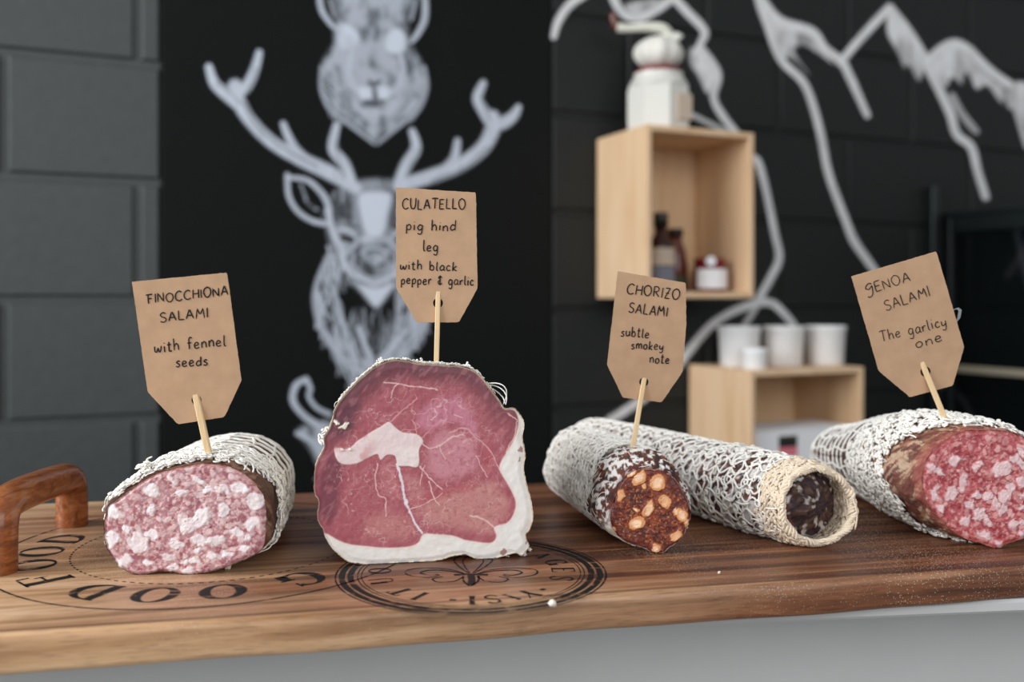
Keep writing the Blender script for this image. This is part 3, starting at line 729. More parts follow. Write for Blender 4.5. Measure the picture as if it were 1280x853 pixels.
    sp_, _ = blobs(X, Y, [(736, 770, 11, 13, .3), (798, 405, 7, 9, 0), (796, 442, 6, 9, .2), (822, 735, 8, 5, 2.3)], 5, 95, .1); c = mix(c, sp_*.75, lin((150, 84, 66)))
    return c, mf*.5+m2*.6+bl*3-.3
cul.face('cut_face', cul_face, 240, 'hamface', relief=.0004, bumpy=.0005)
cul.spine(lambda s: -.2*s, lambda s: (1-.16*sstep(-.03, .12, s)+.16*sstep(-.03, .12, 0*s))*np.sqrt(np.clip(1-np.clip((s-.085)/.056, 0, 1)**2.4, .02, 1)))
def cul_case(S, T, V):
    f = fbm(V[:, 0]*150, V[:, 1]*90+V[:, 2]*120, 7); c = np.tile(lin((214, 200, 178)), (len(S), 1)); c = mix(c, sstep(.5, .7, f), lin((150, 118, 92)))
    return mix(c, sstep(.6, .72, fbm(V[:, 0]*300, V[:, 1]*240+V[:, 2]*300, 9)), lin((92, 64, 52)))
cul.body('rind', .141, cul_case, rough=.0012)
cv = grid_net(cul, .02, .13, 26, 9, .0007, .0008, seed=8)
# loose threads and rind shreds along the cut's rim
for i, (t0, t1) in enumerate(((.335, .350), (.342, .36), (.36, .372))): pass
rng = np.random.RandomState(12)
def cth(px, py): return float(np.argmin(np.hypot(cul.o2[:, 0]-px, cul.o2[:, 1]-py)))/cul.M
ta, tb = cth(606, 484), cth(630, 508)
for k in range(4):
    u = np.linspace(0, 1, 14); cv.append((cul.surf(.004+.012*np.sin(u*3.1+k), ta+(tb-ta)*u, .0008+(.0022+.0012*k)*np.sin(u*3.14)), .0004))
for (px, py, n_) in ((405, 555, 10), (412, 545, 8), (474, 455, 9), (525, 452, 4), (655, 690, 8), (585, 462, 4), (640, 700, 3), (510, 452, 5)):
    t0 = cth(px, py)
    for k in range(n_):
        u = np.linspace(0, 1, 8); tt = t0+rng.uniform(-.006, .006)+rng.uniform(-.004, .004)*np.sin(u*4)
        cv.append((cul.surf(np.clip(.001+.004*rng.rand()+.004*np.sin(u*3), 0, 1), tt, .0002+rng.uniform(.001, .0042)*np.sin(u*2.4)), rng.uniform(.0004, .0010)))
cv += fluff(cul, 420, (.001, .010), (cth(430, 510), cth(620, 490)), (.0002, .0004), (.0000, .0008), (.002, .006), 14)
net(cul, 'netting', cv)

# ---------- chorizo
K2 = (6.094, 700, 560)
ol = zoompts([(385, 560), (384, 500), (400, 430), (430, 330), (490, 230), (570, 172), (650, 158), (750, 172), (850, 212), (930, 310), (982, 430), (995, 530), (970, 610), (930, 690), (850, 755), (795, 798), (720, 812), (660, 772), (560, 745), (470, 700), (410, 630)], *K2)
cho = Meat('chorizo_salami', ol, board_pt(812, 692), (-.10, -1, .06), 380, jag=.8, seed=31,
           label='small cut chorizo with dark red face and orange fat pieces', cat='salami')
def cho_face(px, py):
    X = (px-K2[1])*K2[0]; Y = (py-K2[2])*K2[0]; rng = np.random.RandomState(8)
    c = np.tile(lin((72, 25, 18)), (len(px), 1)); f = fbm(X*.018, Y*.018, 3); c = mix(c, sstep(.42, .6, f), lin((98, 36, 22)))
    f2 = fbm(X*.05, Y*.05, 5); c = mix(c, .9*sstep(.52, .66, f2), lin((136, 62, 32))); c = mix(c, .9*sstep(.58, .7, fbm(X*.05+70, Y*.05, 7)), lin((58, 20, 18)))
    c = mix(c, .7*sstep(.64, .76, fbm(X*.07, Y*.07, 17)), lin((196, 128, 76)))
    d = -sdist(px, py, cho.o2)*K2[0]; c = mix(c, .85*sstep(60, 14, d+(f-.5)*50), lin((80, 18, 20)))
    bg = [(605, 232, 62, 38, -.75), (745, 268, 55, 62, .2), (462, 365, 25, 50, .15), (672, 470, 34, 62, .35), (585, 575, 62, 42, -.5), (800, 410, 42, 52, -.3), (930, 510, 36, 54, -.5), (885, 675, 50, 28, -.5), (730, 772, 34, 36, 0), (545, 190, 40, 22, -.6), (640, 295, 18, 28, 0), (970, 575, 18, 30, .3), (405, 620, 20, 26, -.6), (580, 475, 28, 14, .4), (880, 490, 16, 30, 0)]
    bg = [(x, y, a_*1.06, b_*1.06, q) for x, y, a_, b_, q in bg]
    mh, _ = blobs(X, Y, [(x, y, a_*1.3+5, b_*1.3+5, q) for x, y, a_, b_, q in bg], 12, 13, .03, 12); c = mix(c, mh*.4, lin((146, 66, 34)))
    m, i = blobs(X, Y, bg, 9, 13, .03, 5); c = mix(c, m*.92, lin((214, 150, 98)))
    core = [(x, y, rx*.62, ry*.62, a) for x, y, rx, ry, a in bg]; m3, _ = blobs(X, Y, core, 10, 15, .03, 8); c = mix(c, m3*.8*(.4+.6*(np.sin(i*2.4)>-.4)), lin((238, 204, 172)))
    sm = scatter(90, (760, 575, 866, 696), .4, 1.5, cho.o2, rng); m2, _ = blobs(px, py, sm, .5, 23, .5); c = mix(c, m2*.5*(1-m), lin((180, 100, 56)))
    c = mix(c, .9*sstep(14, 0, d)*sstep(.4, .6, fbm(X*.02, Y*.02, 37)), lin((190, 150, 132)))
    return c, m*1.2+m2*.5
cho.face('cut_face', cho_face, 130, relief=.0008)
cho.spine(lambda s: -.22*s, lambda s: (1+.17*sstep(0, .016, s)-.02*sstep(.04, .15, s))*np.sqrt(np.clip(1-np.clip((s-.15)/.056, 0, 1)**2.2, .02, 1)))
def cho_case(S, T, V):
    a, b = V[:, 0]*230, V[:, 1]*110+V[:, 2]*260
    c = np.tile(lin((92, 54, 44)), (len(S), 1)); c = mix(c, sstep(.5, .65, fbm(a, b, 3)), lin((52, 42, 40))); c = mix(c, .8*sstep(.6, .7, fbm(a*.8+9, b*.8, 5)), lin((134, 76, 52)))
    c = mix(c, sstep(.50, .60, fbm(a*1.6, b*1.2+V[:, 1]*60, 11)), lin((222, 218, 214)))
    lowleft = sstep(.028, .008, V[:, 2]-ZB); c = mix(c, lowleft*.8*sstep(.3, .5, fbm(a, b, 17)), lin((228, 218, 202)))
    c = mix(c, sstep(.006, .0, S)*.7, lin((86, 26, 24)))
    return mix(c, .8*sstep(.03, .05, S)*sstep(.4, .5, fbm(a*.7, b*.7, 27)), lin((222, 219, 214)))
cho.body('casing', .205, cho_case, rough=.0016)
cv = grid_net(cho, .040, .20, 26, 20, .0006, .0006, seed=13)
cv += fluff(cho, 2600, (.036, .198), (0, 1), (.00022, .00045), (.0000, .0010), (.006, .014), 15)
cv += fluff(cho, 90, (.008, .045), (0, 1), (.00015, .0003), (.0001, .0006), (.01, .022), 16, .4)
net(cho, 'netting', cv)

# ---------- genoa (right)
ol = np.array([(1152, 600), (1157, 577), (1173, 556), (1194, 543), (1215, 538), (1240, 538), (1262, 541), (1285, 550), (1308, 568), (1322, 595), (1325, 622), (1315, 650), (1296, 667), (1275, 675), (1258, 681), (1247, 686), (1228, 680), (1203, 672), (1181, 655), (1165, 636), (1155, 618)], float)
gen = Meat('genoa_salami', ol, board_pt(1245, 686), (-.02, -1, .08), 400, jag=.8, seed=41,
           label='cut salami with bright red face and white fluffy net at the right end', cat='salami')
def gen_face(px, py):
    rng = np.random.RandomState(9); X = (px-1000)*4.264; Y = (py-500)*4.264
    c = np.tile(lin((150, 50, 60)), (len(px), 1)); c = mix(c, sstep(.42, .6, fbm(px*.09, py*.09, 2)), lin((168, 72, 78)))
    c = mix(c, .8*sstep(.5, .64, fbm(px*.3, py*.3, 4)), lin((190, 106, 106))); c = mix(c, .7*sstep(.58, .68, fbm(px*.2+30, py*.2, 6)), lin((132, 28, 42)))
    fix = zoompts([(805, 500), (750, 585), (960, 615), (945, 510), (1075, 370), (720, 500), (865, 440), (1040, 555), (885, 655), (830, 320), (1145, 670), (740, 380), (1000, 520), (930, 370), (1080, 580), (1060, 770), (1150, 315), (980, 720), (700, 360), (1085, 520), (1120, 490), (960, 340), (905, 560), (670, 540), (1000, 660), (1180, 440)], 4.264, 1000, 500)
    rad = [(9, 7), (5.5, 5), (11, 7), (7, 6), (13, 9), (4, 9), (6, 11), (5, 8), (7, 6), (9, 5), (8, 5), (9, 4), (5, 7), (4, 4), (5, 7), (5, 4), (7, 5), (9, 4), (6, 4), (6, 7), (4, 9), (5, 4), (8, 4), (4, 4), (6, 4), (6, 8)]
    big = [(x, y, a, b, rng.uniform(-.5, .8)) for (x, y), (a, b) in zip(fix, rad)]+scatter(30, (1275, 545, 1330, 680), 3, 7, gen.o2, rng)
    sm = scatter(360, (1150, 535, 1328, 690), 1.0, 4.4, gen.o2, rng, 1.6)
    m1, i1 = blobs(px, py, sm, 1.2, 21, .3); v1 = rng.rand(len(sm)+1)[i1]; c = mix(c, m1*(.2+.6*v1), lin((216, 166, 164)))
    m2, _ = blobs(px, py, big, 3.0, 31, .12, 1.3); c = mix(c, m2*.8, lin((222, 196, 198)))
    sp_ = scatter(26, (1150, 535, 1328, 690), .6, 1.3, gen.o2, rng); ms, _ = blobs(px, py, sp_, .4, 41, .5); c = mix(c, ms*.7, lin((150, 120, 70)))
    d = sdist(px, py, gen.o2); c = mix(c, .5*sstep(-6, 0, d), lin((170, 92, 78)))
    return c, m2*.8+m1*.4
gen.face('cut_face', gen_face, 160)
gen.spine(lambda s: -.016*(1-np.exp(-s/.045))-.03*s, lambda s: (1+.045*sstep(0, .03, s)-.36*sstep(.05, .24, s))*np.sqrt(np.clip(1-np.clip((s-.21)/.061, 0, 1)**2.2, .02, 1)))
def gen_case(S, T, V):
    a, b = V[:, 0]*190+V[:, 1]*60, V[:, 1]*230+V[:, 2]*190
    c = np.tile(lin((112, 68, 58)), (len(S), 1)); c = mix(c, sstep(.48, .62, fbm(a, b, 3)), lin((150, 106, 84))); c = mix(c, .8*sstep(.55, .66, fbm(a*1.5+5, b*1.5, 5)), lin((74, 44, 40)))
    c = mix(c, .8*sstep(.58, .66, fbm(a*1.7+50, b*1.3, 7)), lin((190, 164, 138))); c = mix(c, .6*sstep(.012, 0, S), lin((158, 78, 74)))
    c = mix(c, .75*sstep(.07, .09, S), lin((58, 38, 38)))
    return mix(c, .45*sstep(.05, .06, S)*sstep(.085, .07, S), lin((206, 200, 192)))
gen.body('casing', .27, gen_case, rough=.0022)
gsf = lambda t: .010+.028*max(math.exp(-((t-.0)/.13)**2), math.exp(-((t-1.0)/.13)**2), .9*math.exp(-((t-.86)/.10)**2))
cv = grid_net(gen, .070, .262, 18, 13, .0012, .0010, seed=23)
cv += fluff(gen, 3000, (.0, .062), (0, 1), (.0005, .0010), (.0002, .0036), (.005, .012), 24, 1.4, gsf)
cv += fluff(gen, 420, (-.001, .006), (0, 1), (.0006, .0011), (.001, .0050), (.005, .010), 26, 1.8, gsf)
net(gen, 'netting', cv)

# ---------- whole netted salami behind the chorizo
fuet_root = empty('netted_salami', (.165, .80, ZB), 'whole white-netted salami lying uncut behind the chorizo', 'salami')
FR = .0305
spts = np.array([(.069, .965), (.085, .935), (.115, .885), (.150, .82), (.178, .765), (.200, .724), (.2165, .694)])
sp_dense = resample(crom(spts, 12), 160)
FL = np.linalg.norm(np.diff(sp_dense, axis=0), axis=1).sum()
fT, _, _ = frames(np.c_[sp_dense, np.zeros(160)])
def fuet_surf(u, th, off=0.0, ext=0.0):
    """u 0..1 from the far end to the near end; th angle"""
    u = np.asarray(u, float); th = np.asarray(th, float); f = np.clip(u, 0, 1)*159; i = np.clip(f.astype(int), 0, 158); t = f-i
    c = sp_dense[i]*(1-t[..., None])+sp_dense[i+1]*t[..., None]; T = fT[i]; over = np.maximum(u-1, 0)*FL
    c = c+T[..., :2]*over[..., None]
    r = FR*(np.sqrt(np.clip(1-np.clip((.10-u)/.11, 0, 1)**2.2, .03, 1)))
    r = r*(1-.06*sstep(.8, 1, u)); side = np.stack([T[..., 1], -T[..., 0], T[..., 0]*0], -1)
    rr = r+np.asarray(off)
    return np.stack([c[..., 0], c[..., 1], ZB+FR*.985+0*r], -1)+side*(rr*np.cos(th))[..., None]+np.array([0, 0, 1.0])*(rr*np.sin(th))[..., None]
def fuet_body():
    R, Mm = 190, 160; us = np.linspace(.002, 1, R); th = np.linspace(0, 2*np.pi, Mm, endpoint=False); Ug, T = np.meshgrid(us, th, indexing='ij')
    nz = fbm(Ug*60, np.cos(T)*3+9, 2)+fbm(Ug*60+40, np.sin(T)*3+20, 3)-1
    end = sstep(.955, 1, Ug); V = fuet_surf(Ug, T, nz*.0022-.006*end).reshape(-1, 3)
    a, b = V[:, 0]*200, V[:, 1]*160+V[:, 2]*200
    c = np.tile(lin((74, 48, 46)), (len(V), 1)); c = mix(c, sstep(.48, .6, fbm(a, b, 5)), lin((116, 70, 62))); c = mix(c, .8*sstep(.56, .64, fbm(a+40, b, 8)), lin((40, 36, 36)))
    c = mix(c, .8*sstep(.51, .60, fbm(a*1.1+90, b*1.1, 12)), lin((224, 221, 218)))
    k = np.arange(Mm); k2 = (k+1) % Mm; i = np.arange(R-1)[:, None]*Mm
    Fs = np.stack([i+k, i+k2, i+Mm+k2, i+Mm+k], -1).reshape(-1, 4).tolist()
    # wrinkled closed near end
    base = V[-Mm:]; cen = base.mean(0); T1 = fT[-1]; rows = [base]; cols = [c[-Mm:]]
    for q in range(1, 14):
        r_ = 1-q/14; bump = T1*(.007*(1-r_**2)); P = cen+(base-cen)*r_+bump
        P = P+T1*((fbm(np.cos(th)*r_*5+9, np.sin(th)*r_*5+9, 44)-.5)*.006)[:, None]; rows.append(P)
        f = fbm(np.cos(th)*r_*6+20, np.sin(th)*r_*6+20, 48); cc = np.tile(lin((52, 34, 36)), (Mm, 1)); cc = mix(cc, sstep(.5, .62, f), lin((82, 60, 48))); cc = mix(cc, .8*sstep(.68, .74, fbm(np.cos(th)*r_*5+80, np.sin(th)*r_*5+50, 49, 2)), lin((190, 180, 172))); cols.append(cc)
    V = np.concatenate([V]+rows[1:]); c = np.concatenate([c]+cols[1:]); i0 = (R-1)*Mm
    for q in range(13):
        o1 = i0+q*Mm; o2 = o1+Mm; Fs += [[o1+a_, o1+b_, o2+b_, o2+a_] for a_, b_ in zip(k.tolist(), k2.tolist())]
    Fs.append([i0+13*Mm+a_ for a_ in k.tolist()]); Fs.append([int(a_) for a_ in k[::-1]])
    V[:, 2] = np.maximum(V[:, 2], ZB+.0004)
    mesh('casing', V, Fs, M['casing'], fuet_root, col=c)
fuet_body()
rng = np.random.RandomState(77); cv = []
nst = 22
for k in range(nst):            # lengthwise strands in a knotted diamond mesh
    u = np.linspace(.01, .985, 130); ph = (k % 2)*math.pi
    th = 2*np.pi*k/nst+.085*np.sin(u*2*np.pi*20+ph)+.03*np.sin(u*31+rng.rand()*6)
    cv.append((fuet_surf(u, th, .0009+.0005*rng.rand(130)), .00085))
for j in range(34):
    th = np.linspace(0, 2*np.pi, 120); u = .02+.93*j/34+.004*np.sin(th*nst/2)+.003*np.sin(th*3+j)
    cv.append((fuet_surf(u, th, .0008+.0004*np.sin(th*nst)), .00075))
def ffluff(n, ur, thr, r, off, ln, curl=1.0):
    out = []
    for _ in range(n):
        u0 = rng.uniform(*ur); t0 = rng.uniform(*thr); L = rng.uniform(*ln); a = rng.uniform(0, 6.28); da = rng.uniform(-1, 1)*5*curl; k = 9; x = y = 0; uu = np.zeros(k); tt = np.zeros(k)
        for i in range(k): uu[i] = u0+x/FL; tt[i] = t0+y/FR; x += math.cos(a)*L/k; y += math.sin(a)*L/k; a += da/k*1.6
        out.append((fuet_surf(uu, tt, rng.uniform(*off)+.001*np.sin(np.linspace(0, 3.14, k))), rng.uniform(*r)))
    return out
cv += ffluff(480, (.01, .93), (0, 6.283), (.00025, .0005), (.0001, .0011), (.005, .012))
cv += ffluff(200, (.70, .95), (0, 6.283), (.0006, .0009), (.0008, .0022), (.010, .022), 1.5)
V, Fs = tubes(clampz(cv)); mesh('netting', V, Fs, M['string'], fuet_root)
cv = []
def collar(v, th, off=0.0):
    # v 0..1 from the body out to a slanted mouth
    um = 1.0+.060*(1-np.cos(th-.25))/2; u = .915+(um-.915)*v
    return fuet_surf(u, th, np.asarray(off)-.006*sstep(.985, 1.06, u))
for j in range(9):              # beige crocheted collar gathered round the end
    th = np.linspace(0, 2*np.pi, 170); v = .25+.093*j+.035*np.sin(th*19+j)+.02*np.sin(th*5+j*2)
    cv.append((collar(v, th, .0012+.0010*np.sin(th*19+j*1.7)), .0009))
for _ in range(430):
    v0 = rng.uniform(.02, 1.0)**.75; t0 = rng.uniform(0, 6.283); L = rng.uniform(.006, .014); a = rng.uniform(0, 6.28); da = rng.uniform(-1, 1)*7; vv = np.zeros(9); tt = np.zeros(9); x = y = 0
    for i in range(9): vv[i] = v0+x/.045; tt[i] = t0+y/FR; x += math.cos(a)*L/9; y += math.sin(a)*L/9; a += da/9*1.6
    cv.append((collar(np.clip(vv, 0, 1.06), tt, rng.uniform(-.0004, .0028)), rng.uniform(.0007, .0012)))
for k in range(22):
    th0 = rng.uniform(0, 6.28); v = np.linspace(.1, 1.0, 16); cv.append((collar(v, th0+.25*np.sin(v*6+k), .0012), .0008))
for j in range(5):              # ropey rim round the mouth
    th = np.linspace(0, 2*np.pi, 220); cv.append((collar(.97+.05*np.sin(th*14+j*1.3)+.03*np.sin(th*3+j), th, .0008+.0018*np.cos(th*14+j*1.3)), .0012))
u = np.linspace(0, 1, 12); cv.append((collar(1.0+.06*np.sin(u*3), 3.3+.5*np.sin(u*5), .002+.003*np.sin(u*6)), .0007))
V, Fs = tubes(clampz(cv)); o = mesh('net_collar', V, Fs, M['string_beige'], fuet_root); o['label'] = 'beige crocheted end of the netting'

# ------------------------------------------------------------------ tags on picks
def S(*p): return ('s', p)
def Lp(*p): return ('l', p)
FONT = {
 'A': (.66, [Lp((0, 0), (.32, 1), (.62, 0)), Lp((.12, .36), (.54, .36))]),
 'C': (.66, [S((.62, .86), (.42, 1), (.16, .86), (.03, .5), (.12, .14), (.36, 0), (.64, .14))]),
 'E': (.55, [Lp((.5, 1), (.04, .98), (.05, 0), (.54, .02)), Lp((.05, .52), (.42, .53))]),
 'F': (.56, [Lp((.12, 0), (.14, 1)), Lp((-.06, .98), (.56, 1.02)), Lp((.14, .55), (.46, .56))]),
 'G': (.62, [S((.58, .92), (.36, 1.05), (.08, .85), (.06, .6), (.3, .5), (.54, .74), (.56, .4), (.46, -.12), (.2, -.3), (.06, -.16))]),
 'H': (.6, [Lp((.04, 0), (.05, 1)), Lp((.56, 0), (.55, 1)), Lp((.05, .5), (.56, .52))]),
 'I': (.14, [Lp((.07, 0), (.07, 1))]),
 'L': (.5, [Lp((.05, 1), (.04, .02), (.5, 0))]),
 'M': (.74, [Lp((.02, 0), (.12, 1), (.36, .35), (.6, 1), (.7, 0))]),
 'N': (.62, [Lp((.03, 0), (.06, 1), (.54, 0), (.57, 1))]),
 'O': (.72, [S((.36, 1), (.1, .84), (.03, .45), (.2, .04), (.46, .02), (.67, .4), (.6, .84), (.36, 1), (.28, .98))]),
 'R': (.58, [Lp((.06, 0), (.06, 1)), S((.04, .98), (.38, .98), (.5, .74), (.34, .52), (.08, .48)), Lp((.2, .48), (.54, 0))]),
 'S': (.56, [S((.52, .86), (.32, 1), (.08, .84), (.16, .58), (.42, .44), (.5, .2), (.28, 0), (.02, .12))]),
 'T': (.6, [Lp((.3, 0), (.3, 1)), S((-.02, .95), (.25, 1), (.62, .96))]),
 'U': (.6, [S((.04, 1), (.04, .4), (.16, .04), (.42, .04), (.54, .4), (.56, 1))]),
 'Z': (.56, [Lp((.06, .98), (.5, 1), (.06, .02), (.54, 0)), Lp((.14, .5), (.44, .52))]),
 'a': (.5, [S((.42, .5), (.2, .56), (.04, .28), (.16, .02), (.4, .2), (.43, .52), (.42, .14), (.54, .02))]),
 'b': (.48, [Lp((.06, 1), (.06, .02)), S((.06, .3), (.24, .54), (.42, .34), (.34, .04), (.08, .06))]),
 'c': (.42, [S((.38, .44), (.2, .55), (.04, .28), (.16, .02), (.42, .1))]),
 'd': (.5, [S((.4, .46), (.2, .55), (.04, .28), (.16, .02), (.4, .16)), Lp((.43, 1), (.43, 0))]),
 'e': (.46, [S((.05, .26), (.36, .34), (.34, .52), (.16, .54), (.04, .26), (.16, .02), (.44, .1))]),
 'f': (.4, [S((.42, .94), (.26, 1), (.16, .8), (.15, 0)), Lp((0, .54), (.36, .55))]),
 'g': (.5, [S((.4, .48), (.2, .55), (.05, .3), (.18, .04), (.4, .2), (.43, .52), (.42, -.1), (.3, -.36), (.06, -.26))]),
 'h': (.48, [Lp((.06, 1), (.06, 0)), S((.06, .3), (.24, .54), (.4, .42), (.42, 0))]),
 'i': (.18, [Lp((.08, .54), (.09, 0)), Lp((.09, .78), (.11, .82))]),
 'k': (.46, [Lp((.06, 1), (.06, 0)), Lp((.4, .55), (.08, .24), (.44, 0))]),
 'l': (.2, [S((.08, 1), (.07, .2), (.14, .01), (.2, .04))]),
 'm': (.72, [Lp((.05, .54), (.06, 0)), S((.06, .3), (.2, .54), (.34, .4), (.35, .02)), S((.35, .3), (.5, .54), (.64, .4), (.66, 0))]),
 'n': (.48, [Lp((.05, .54), (.06, 0)), S((.06, .3), (.24, .54), (.4, .4), (.42, 0))]),
 'o': (.48, [S((.24, .55), (.06, .4), (.08, .1), (.26, .01), (.43, .2), (.38, .48), (.22, .55))]),
 'p': (.48, [Lp((.06, .54), (.07, -.38)), S((.06, .36), (.26, .55), (.42, .34), (.32, .04), (.08, .08))]),
 'r': (.36, [Lp((.05, .54), (.06, 0)), S((.06, .28), (.2, .52), (.36, .5))]),
 's': (.4, [S((.36, .5), (.2, .56), (.08, .42), (.22, .3), (.34, .16), (.2, 0), (.02, .08))]),
 't': (.38, [S((.16, .9), (.15, .12), (.24, .0), (.36, .06)), Lp((0, .6), (.34, .62))]),
 'u': (.48, [S((.05, .54), (.06, .12), (.2, .01), (.4, .2)), Lp((.42, .54), (.43, 0))]),
 'v': (.4, [Lp((.02, .52), (.18, 0), (.38, .54))]),
 'w': (.64, [S((.03, .54), (.06, .1), (.2, .02), (.32, .34), (.4, .04), (.52, .06), (.6, .54))]),
 'y': (.48, [S((.05, .54), (.08, .16), (.24, .08), (.4, .3)), S((.43, .54), (.41, -.1), (.28, -.38), (.06, -.28))]),
 '&': (.5, [S((.46, .8), (.26, .98), (.1, .8), (.3, .58), (.08, .4), (.12, .12), (.32, .04), (.48, .2)), Lp((.27, 1.08), (.27, -.06))]),
 ' ': (.42, []),
}
def make_tag(corners, hole, hr, Yh, tilt, yaw, lines, pick, label, plabel, seed, wbase):
    n = np.array([math.sin(yaw), -math.cos(yaw), -math.sin(tilt)]); n /= np.linalg.norm(n)
    Hp = ray_y(hole[0], hole[1], Yh)
    th = .0006
    tg = empty('kraft_tag', Hp, label, 'tag')
    q = np.array(corners, float); rng = np.random.RandomState(seed)
    # outline with slightly rough edge, and a real punched hole
    ol_ = resample(q, 160, True); a = np.linspace(0, 2*np.pi, 40, endpoint=False)
    c2 = np.array(hole, float)
    # ring mesh: connect outline to hole by matching angles about the hole
    ang = np.arctan2(ol_[:, 1]-c2[1], ol_[:, 0]-c2[0]); order = np.argsort(ang); ol_ = ol_[order]; ang = ang[order]
    ol_ = ol_+rng.randn(160, 2)*.12
    hol = c2+hr*np.c_[np.cos(ang), np.sin(ang)]
    R = 10; V2 = np.concatenate([hol+(ol_-hol)*t for t in np.linspace(0, 1, R)**1.0]); k = np.arange(160); k2 = (k+1) % 160
    bow = .0012*np.sin(V2[:, 1]*.012+seed)
    Vf = ray_plane_arr(V2, Hp, n)+n*(bow)[:, None]; Vb = Vf-n*th; nV = len(Vf)
    i = np.arange(R-1)[:, None]*160
    ff = np.stack([i+k, i+160+k, i+160+k2, i+k2], -1).reshape(-1, 4); fb = ff[:, ::-1]+nV
    o1 = (R-1)*160; rim = np.stack([o1+k, o1+nV+k, o1+nV+k2, o1+k2], 1); hri = np.stack([k, k2, nV+k2, nV+k], 1)
    mesh('card', np.concatenate([Vf, Vb]), np.concatenate([ff, fb, rim, hri]), M['kraft'], tg, smooth=False)
    # handwriting
    cv = []
    for (txt, x0, y0, x1, y1, h) in lines:
        wd = sum(FONT[ch][0]+.14 for ch in txt)-.14; L = math.hypot(x1-x0, y1-y0); ex = np.array([(x1-x0)/L, (y1-y0)/L]); ey = np.array([ex[1], -ex[0]]); kx = L/wd; x = 0
        for ch in txt:
            wch, st = FONT[ch]; jy = rng.uniform(-.05, .05); js = rng.uniform(.92, 1.08); sl = rng.uniform(-.02, .06)
            for kind, P in st:
                P = np.array(P, float); P = crom(P, 6) if kind == 's' else resample(P, 14)
                X = (x+P[:, 0]+sl*P[:, 1])*kx; Yy = (P[:, 1]*js+jy)*h; Q = np.array([x0, y0])+X[:, None]*ex+Yy[:, None]*ey
                b = .0012*np.sin(Q[:, 1]*.012+seed)
                cv.append((ray_plane_arr(Q, Hp, n)+n*(b+.00005)[:, None], wbase*rng.uniform(.9, 1.15)))
            x += wch+.14
    V, Fs = tubes(cv, 6); mesh('handwriting', V, Fs, M['ink'], tg)
    # pick through the hole: flat bamboo stick
    ex_, ey_, Ye, w_ = pick; E = ray_y(ex_, ey_, Ye); top = Hp+n*0; d = (E-top)/np.linalg.norm(E-top)
    a0 = top-d*.022; a1 = E+d*.018; pk = np.array([a0+(a1-a0)*t for t in np.linspace(0, 1, 14)])
    sx_ = np.cross(d, n); sx_ /= np.linalg.norm(sx_); sy_ = np.cross(d, sx_); V = []; Fs = []
    wm = w_*Yh/F/2; dp = min(wm*.75, .0013)
    for j, p in enumerate(pk):
        f = 1.0 if j < 11 else (1-(j-10)/3.4*.9)
        for (u, v) in ((-1, -.6), (-.7, -1), (.7, -1), (1, -.6), (1, .6), (.7, 1), (-.7, 1), (-1, .6)): V.append(p+sx_*u*wm*f+sy_*v*dp*f)
    for j in range(13):
        for k_ in range(8): Fs.append([j*8+k_, j*8+(k_+1) % 8, (j+1)*8+(k_+1) % 8, (j+1)*8+k_])
    Fs.append(list(range(8))[::-1]); Fs.append([13*8+k_ for k_ in range(8)])
    po_ = empty('bamboo_pick', E, plabel, 'pick'); mesh('stick', V, Fs, M['bamboo'], po_, smooth=False)
    return Hp, n, tg

make_tag([(164, 353), (283, 341.5), (302, 476), (281, 521), (223, 530), (185, 490)], (246, 500), 6.3, .634, .21, .0,
         [('FINOCCHIONA', 183.5, 380, 285, 369.5, 11.5), ('SALAMI', 200, 403.5, 260, 397, 12.5), ('with fennel', 193, 441, 282, 432.5, 14), ('seeds', 220, 459.5, 260, 456, 12.5)],
         (263, 578, .636, 8.5), 'brown card tag reading FINOCCHIONA SALAMI with fennel seeds', 'thick bamboo pick stuck in the pale pink salami at the left', 1, .00045)
make_tag([(494.6, 234.6), (594.7, 241), (597, 360.6), (573.6, 403), (521, 403), (495, 360)], (547.5, 379), 6.2, .668, .17, .0,
         [('CULATELLO', 502.5, 261.5, 582, 261.8, 13), ('pig hind', 507, 288, 569.5, 289, 13), ('leg', 528.5, 314.5, 547.5, 314.5, 13), ('with black', 499.7, 337, 571, 338.5, 11.5), ('pepper & garlic', 501, 355, 592, 357, 11.5)],
         (545.4, 457, .669, 6.2), 'brown card tag reading CULATELLO pig hind leg with black pepper & garlic', 'bamboo pick stuck in the top of the big ham', 2, .00043)
make_tag([(772, 339), (857, 353.5), (857.5, 404), (853, 464.5), (827, 503), (778.4, 497), (758.7, 456)], (804.7, 477.5), 5.8, .708, .19, .0,
         [('CHORIZO', 782.7, 367, 849, 374, 12.5), ('SALAMI', 785, 390.6, 833.6, 395.5, 12.5), ('subtle', 775.5, 419.5, 810.6, 422.4, 12), ('smokey', 788.6, 435.6, 828.6, 437.5, 11), ('note', 811.6, 453, 836, 454.5, 12)],
         (788.6, 573, .708, 6.0), 'brown card tag reading CHORIZO SALAMI subtle smokey note', 'thin bamboo pick stuck in the small chorizo', 3, .00045)
Hp, tn, tg = make_tag([(1063.6, 345.6), (1169.6, 314.4), (1205, 434), (1191.4, 482.5), (1138, 497), (1098.8, 464.5)], (1157, 465), 6.4, .712, .18, .0,
         [('GENOA', 1083, 369, 1138, 351, 12.5), ('SALAMI', 1107, 389, 1162.5, 369.5, 13.5), ('The garlicy', 1101, 427.5, 1183, 407, 13.5), ('one', 1145, 436, 1178, 426, 14)],
         (1187, 538, .712, 6.6), 'brown card tag reading GENOA SALAMI The garlicy one', 'bamboo pick stuck in the bright red salami at the right', 4, .00036)
tp = np.array([(1192, 389), (1199, 385), (1203, 388), (1201, 398), (1196, 404), (1199, 412), (1195, 417)], float)
Vt = ray_plane_arr(np.concatenate([tp, tp+[-4, 1]]), Hp, tn)-tn*.0008; k = len(tp)
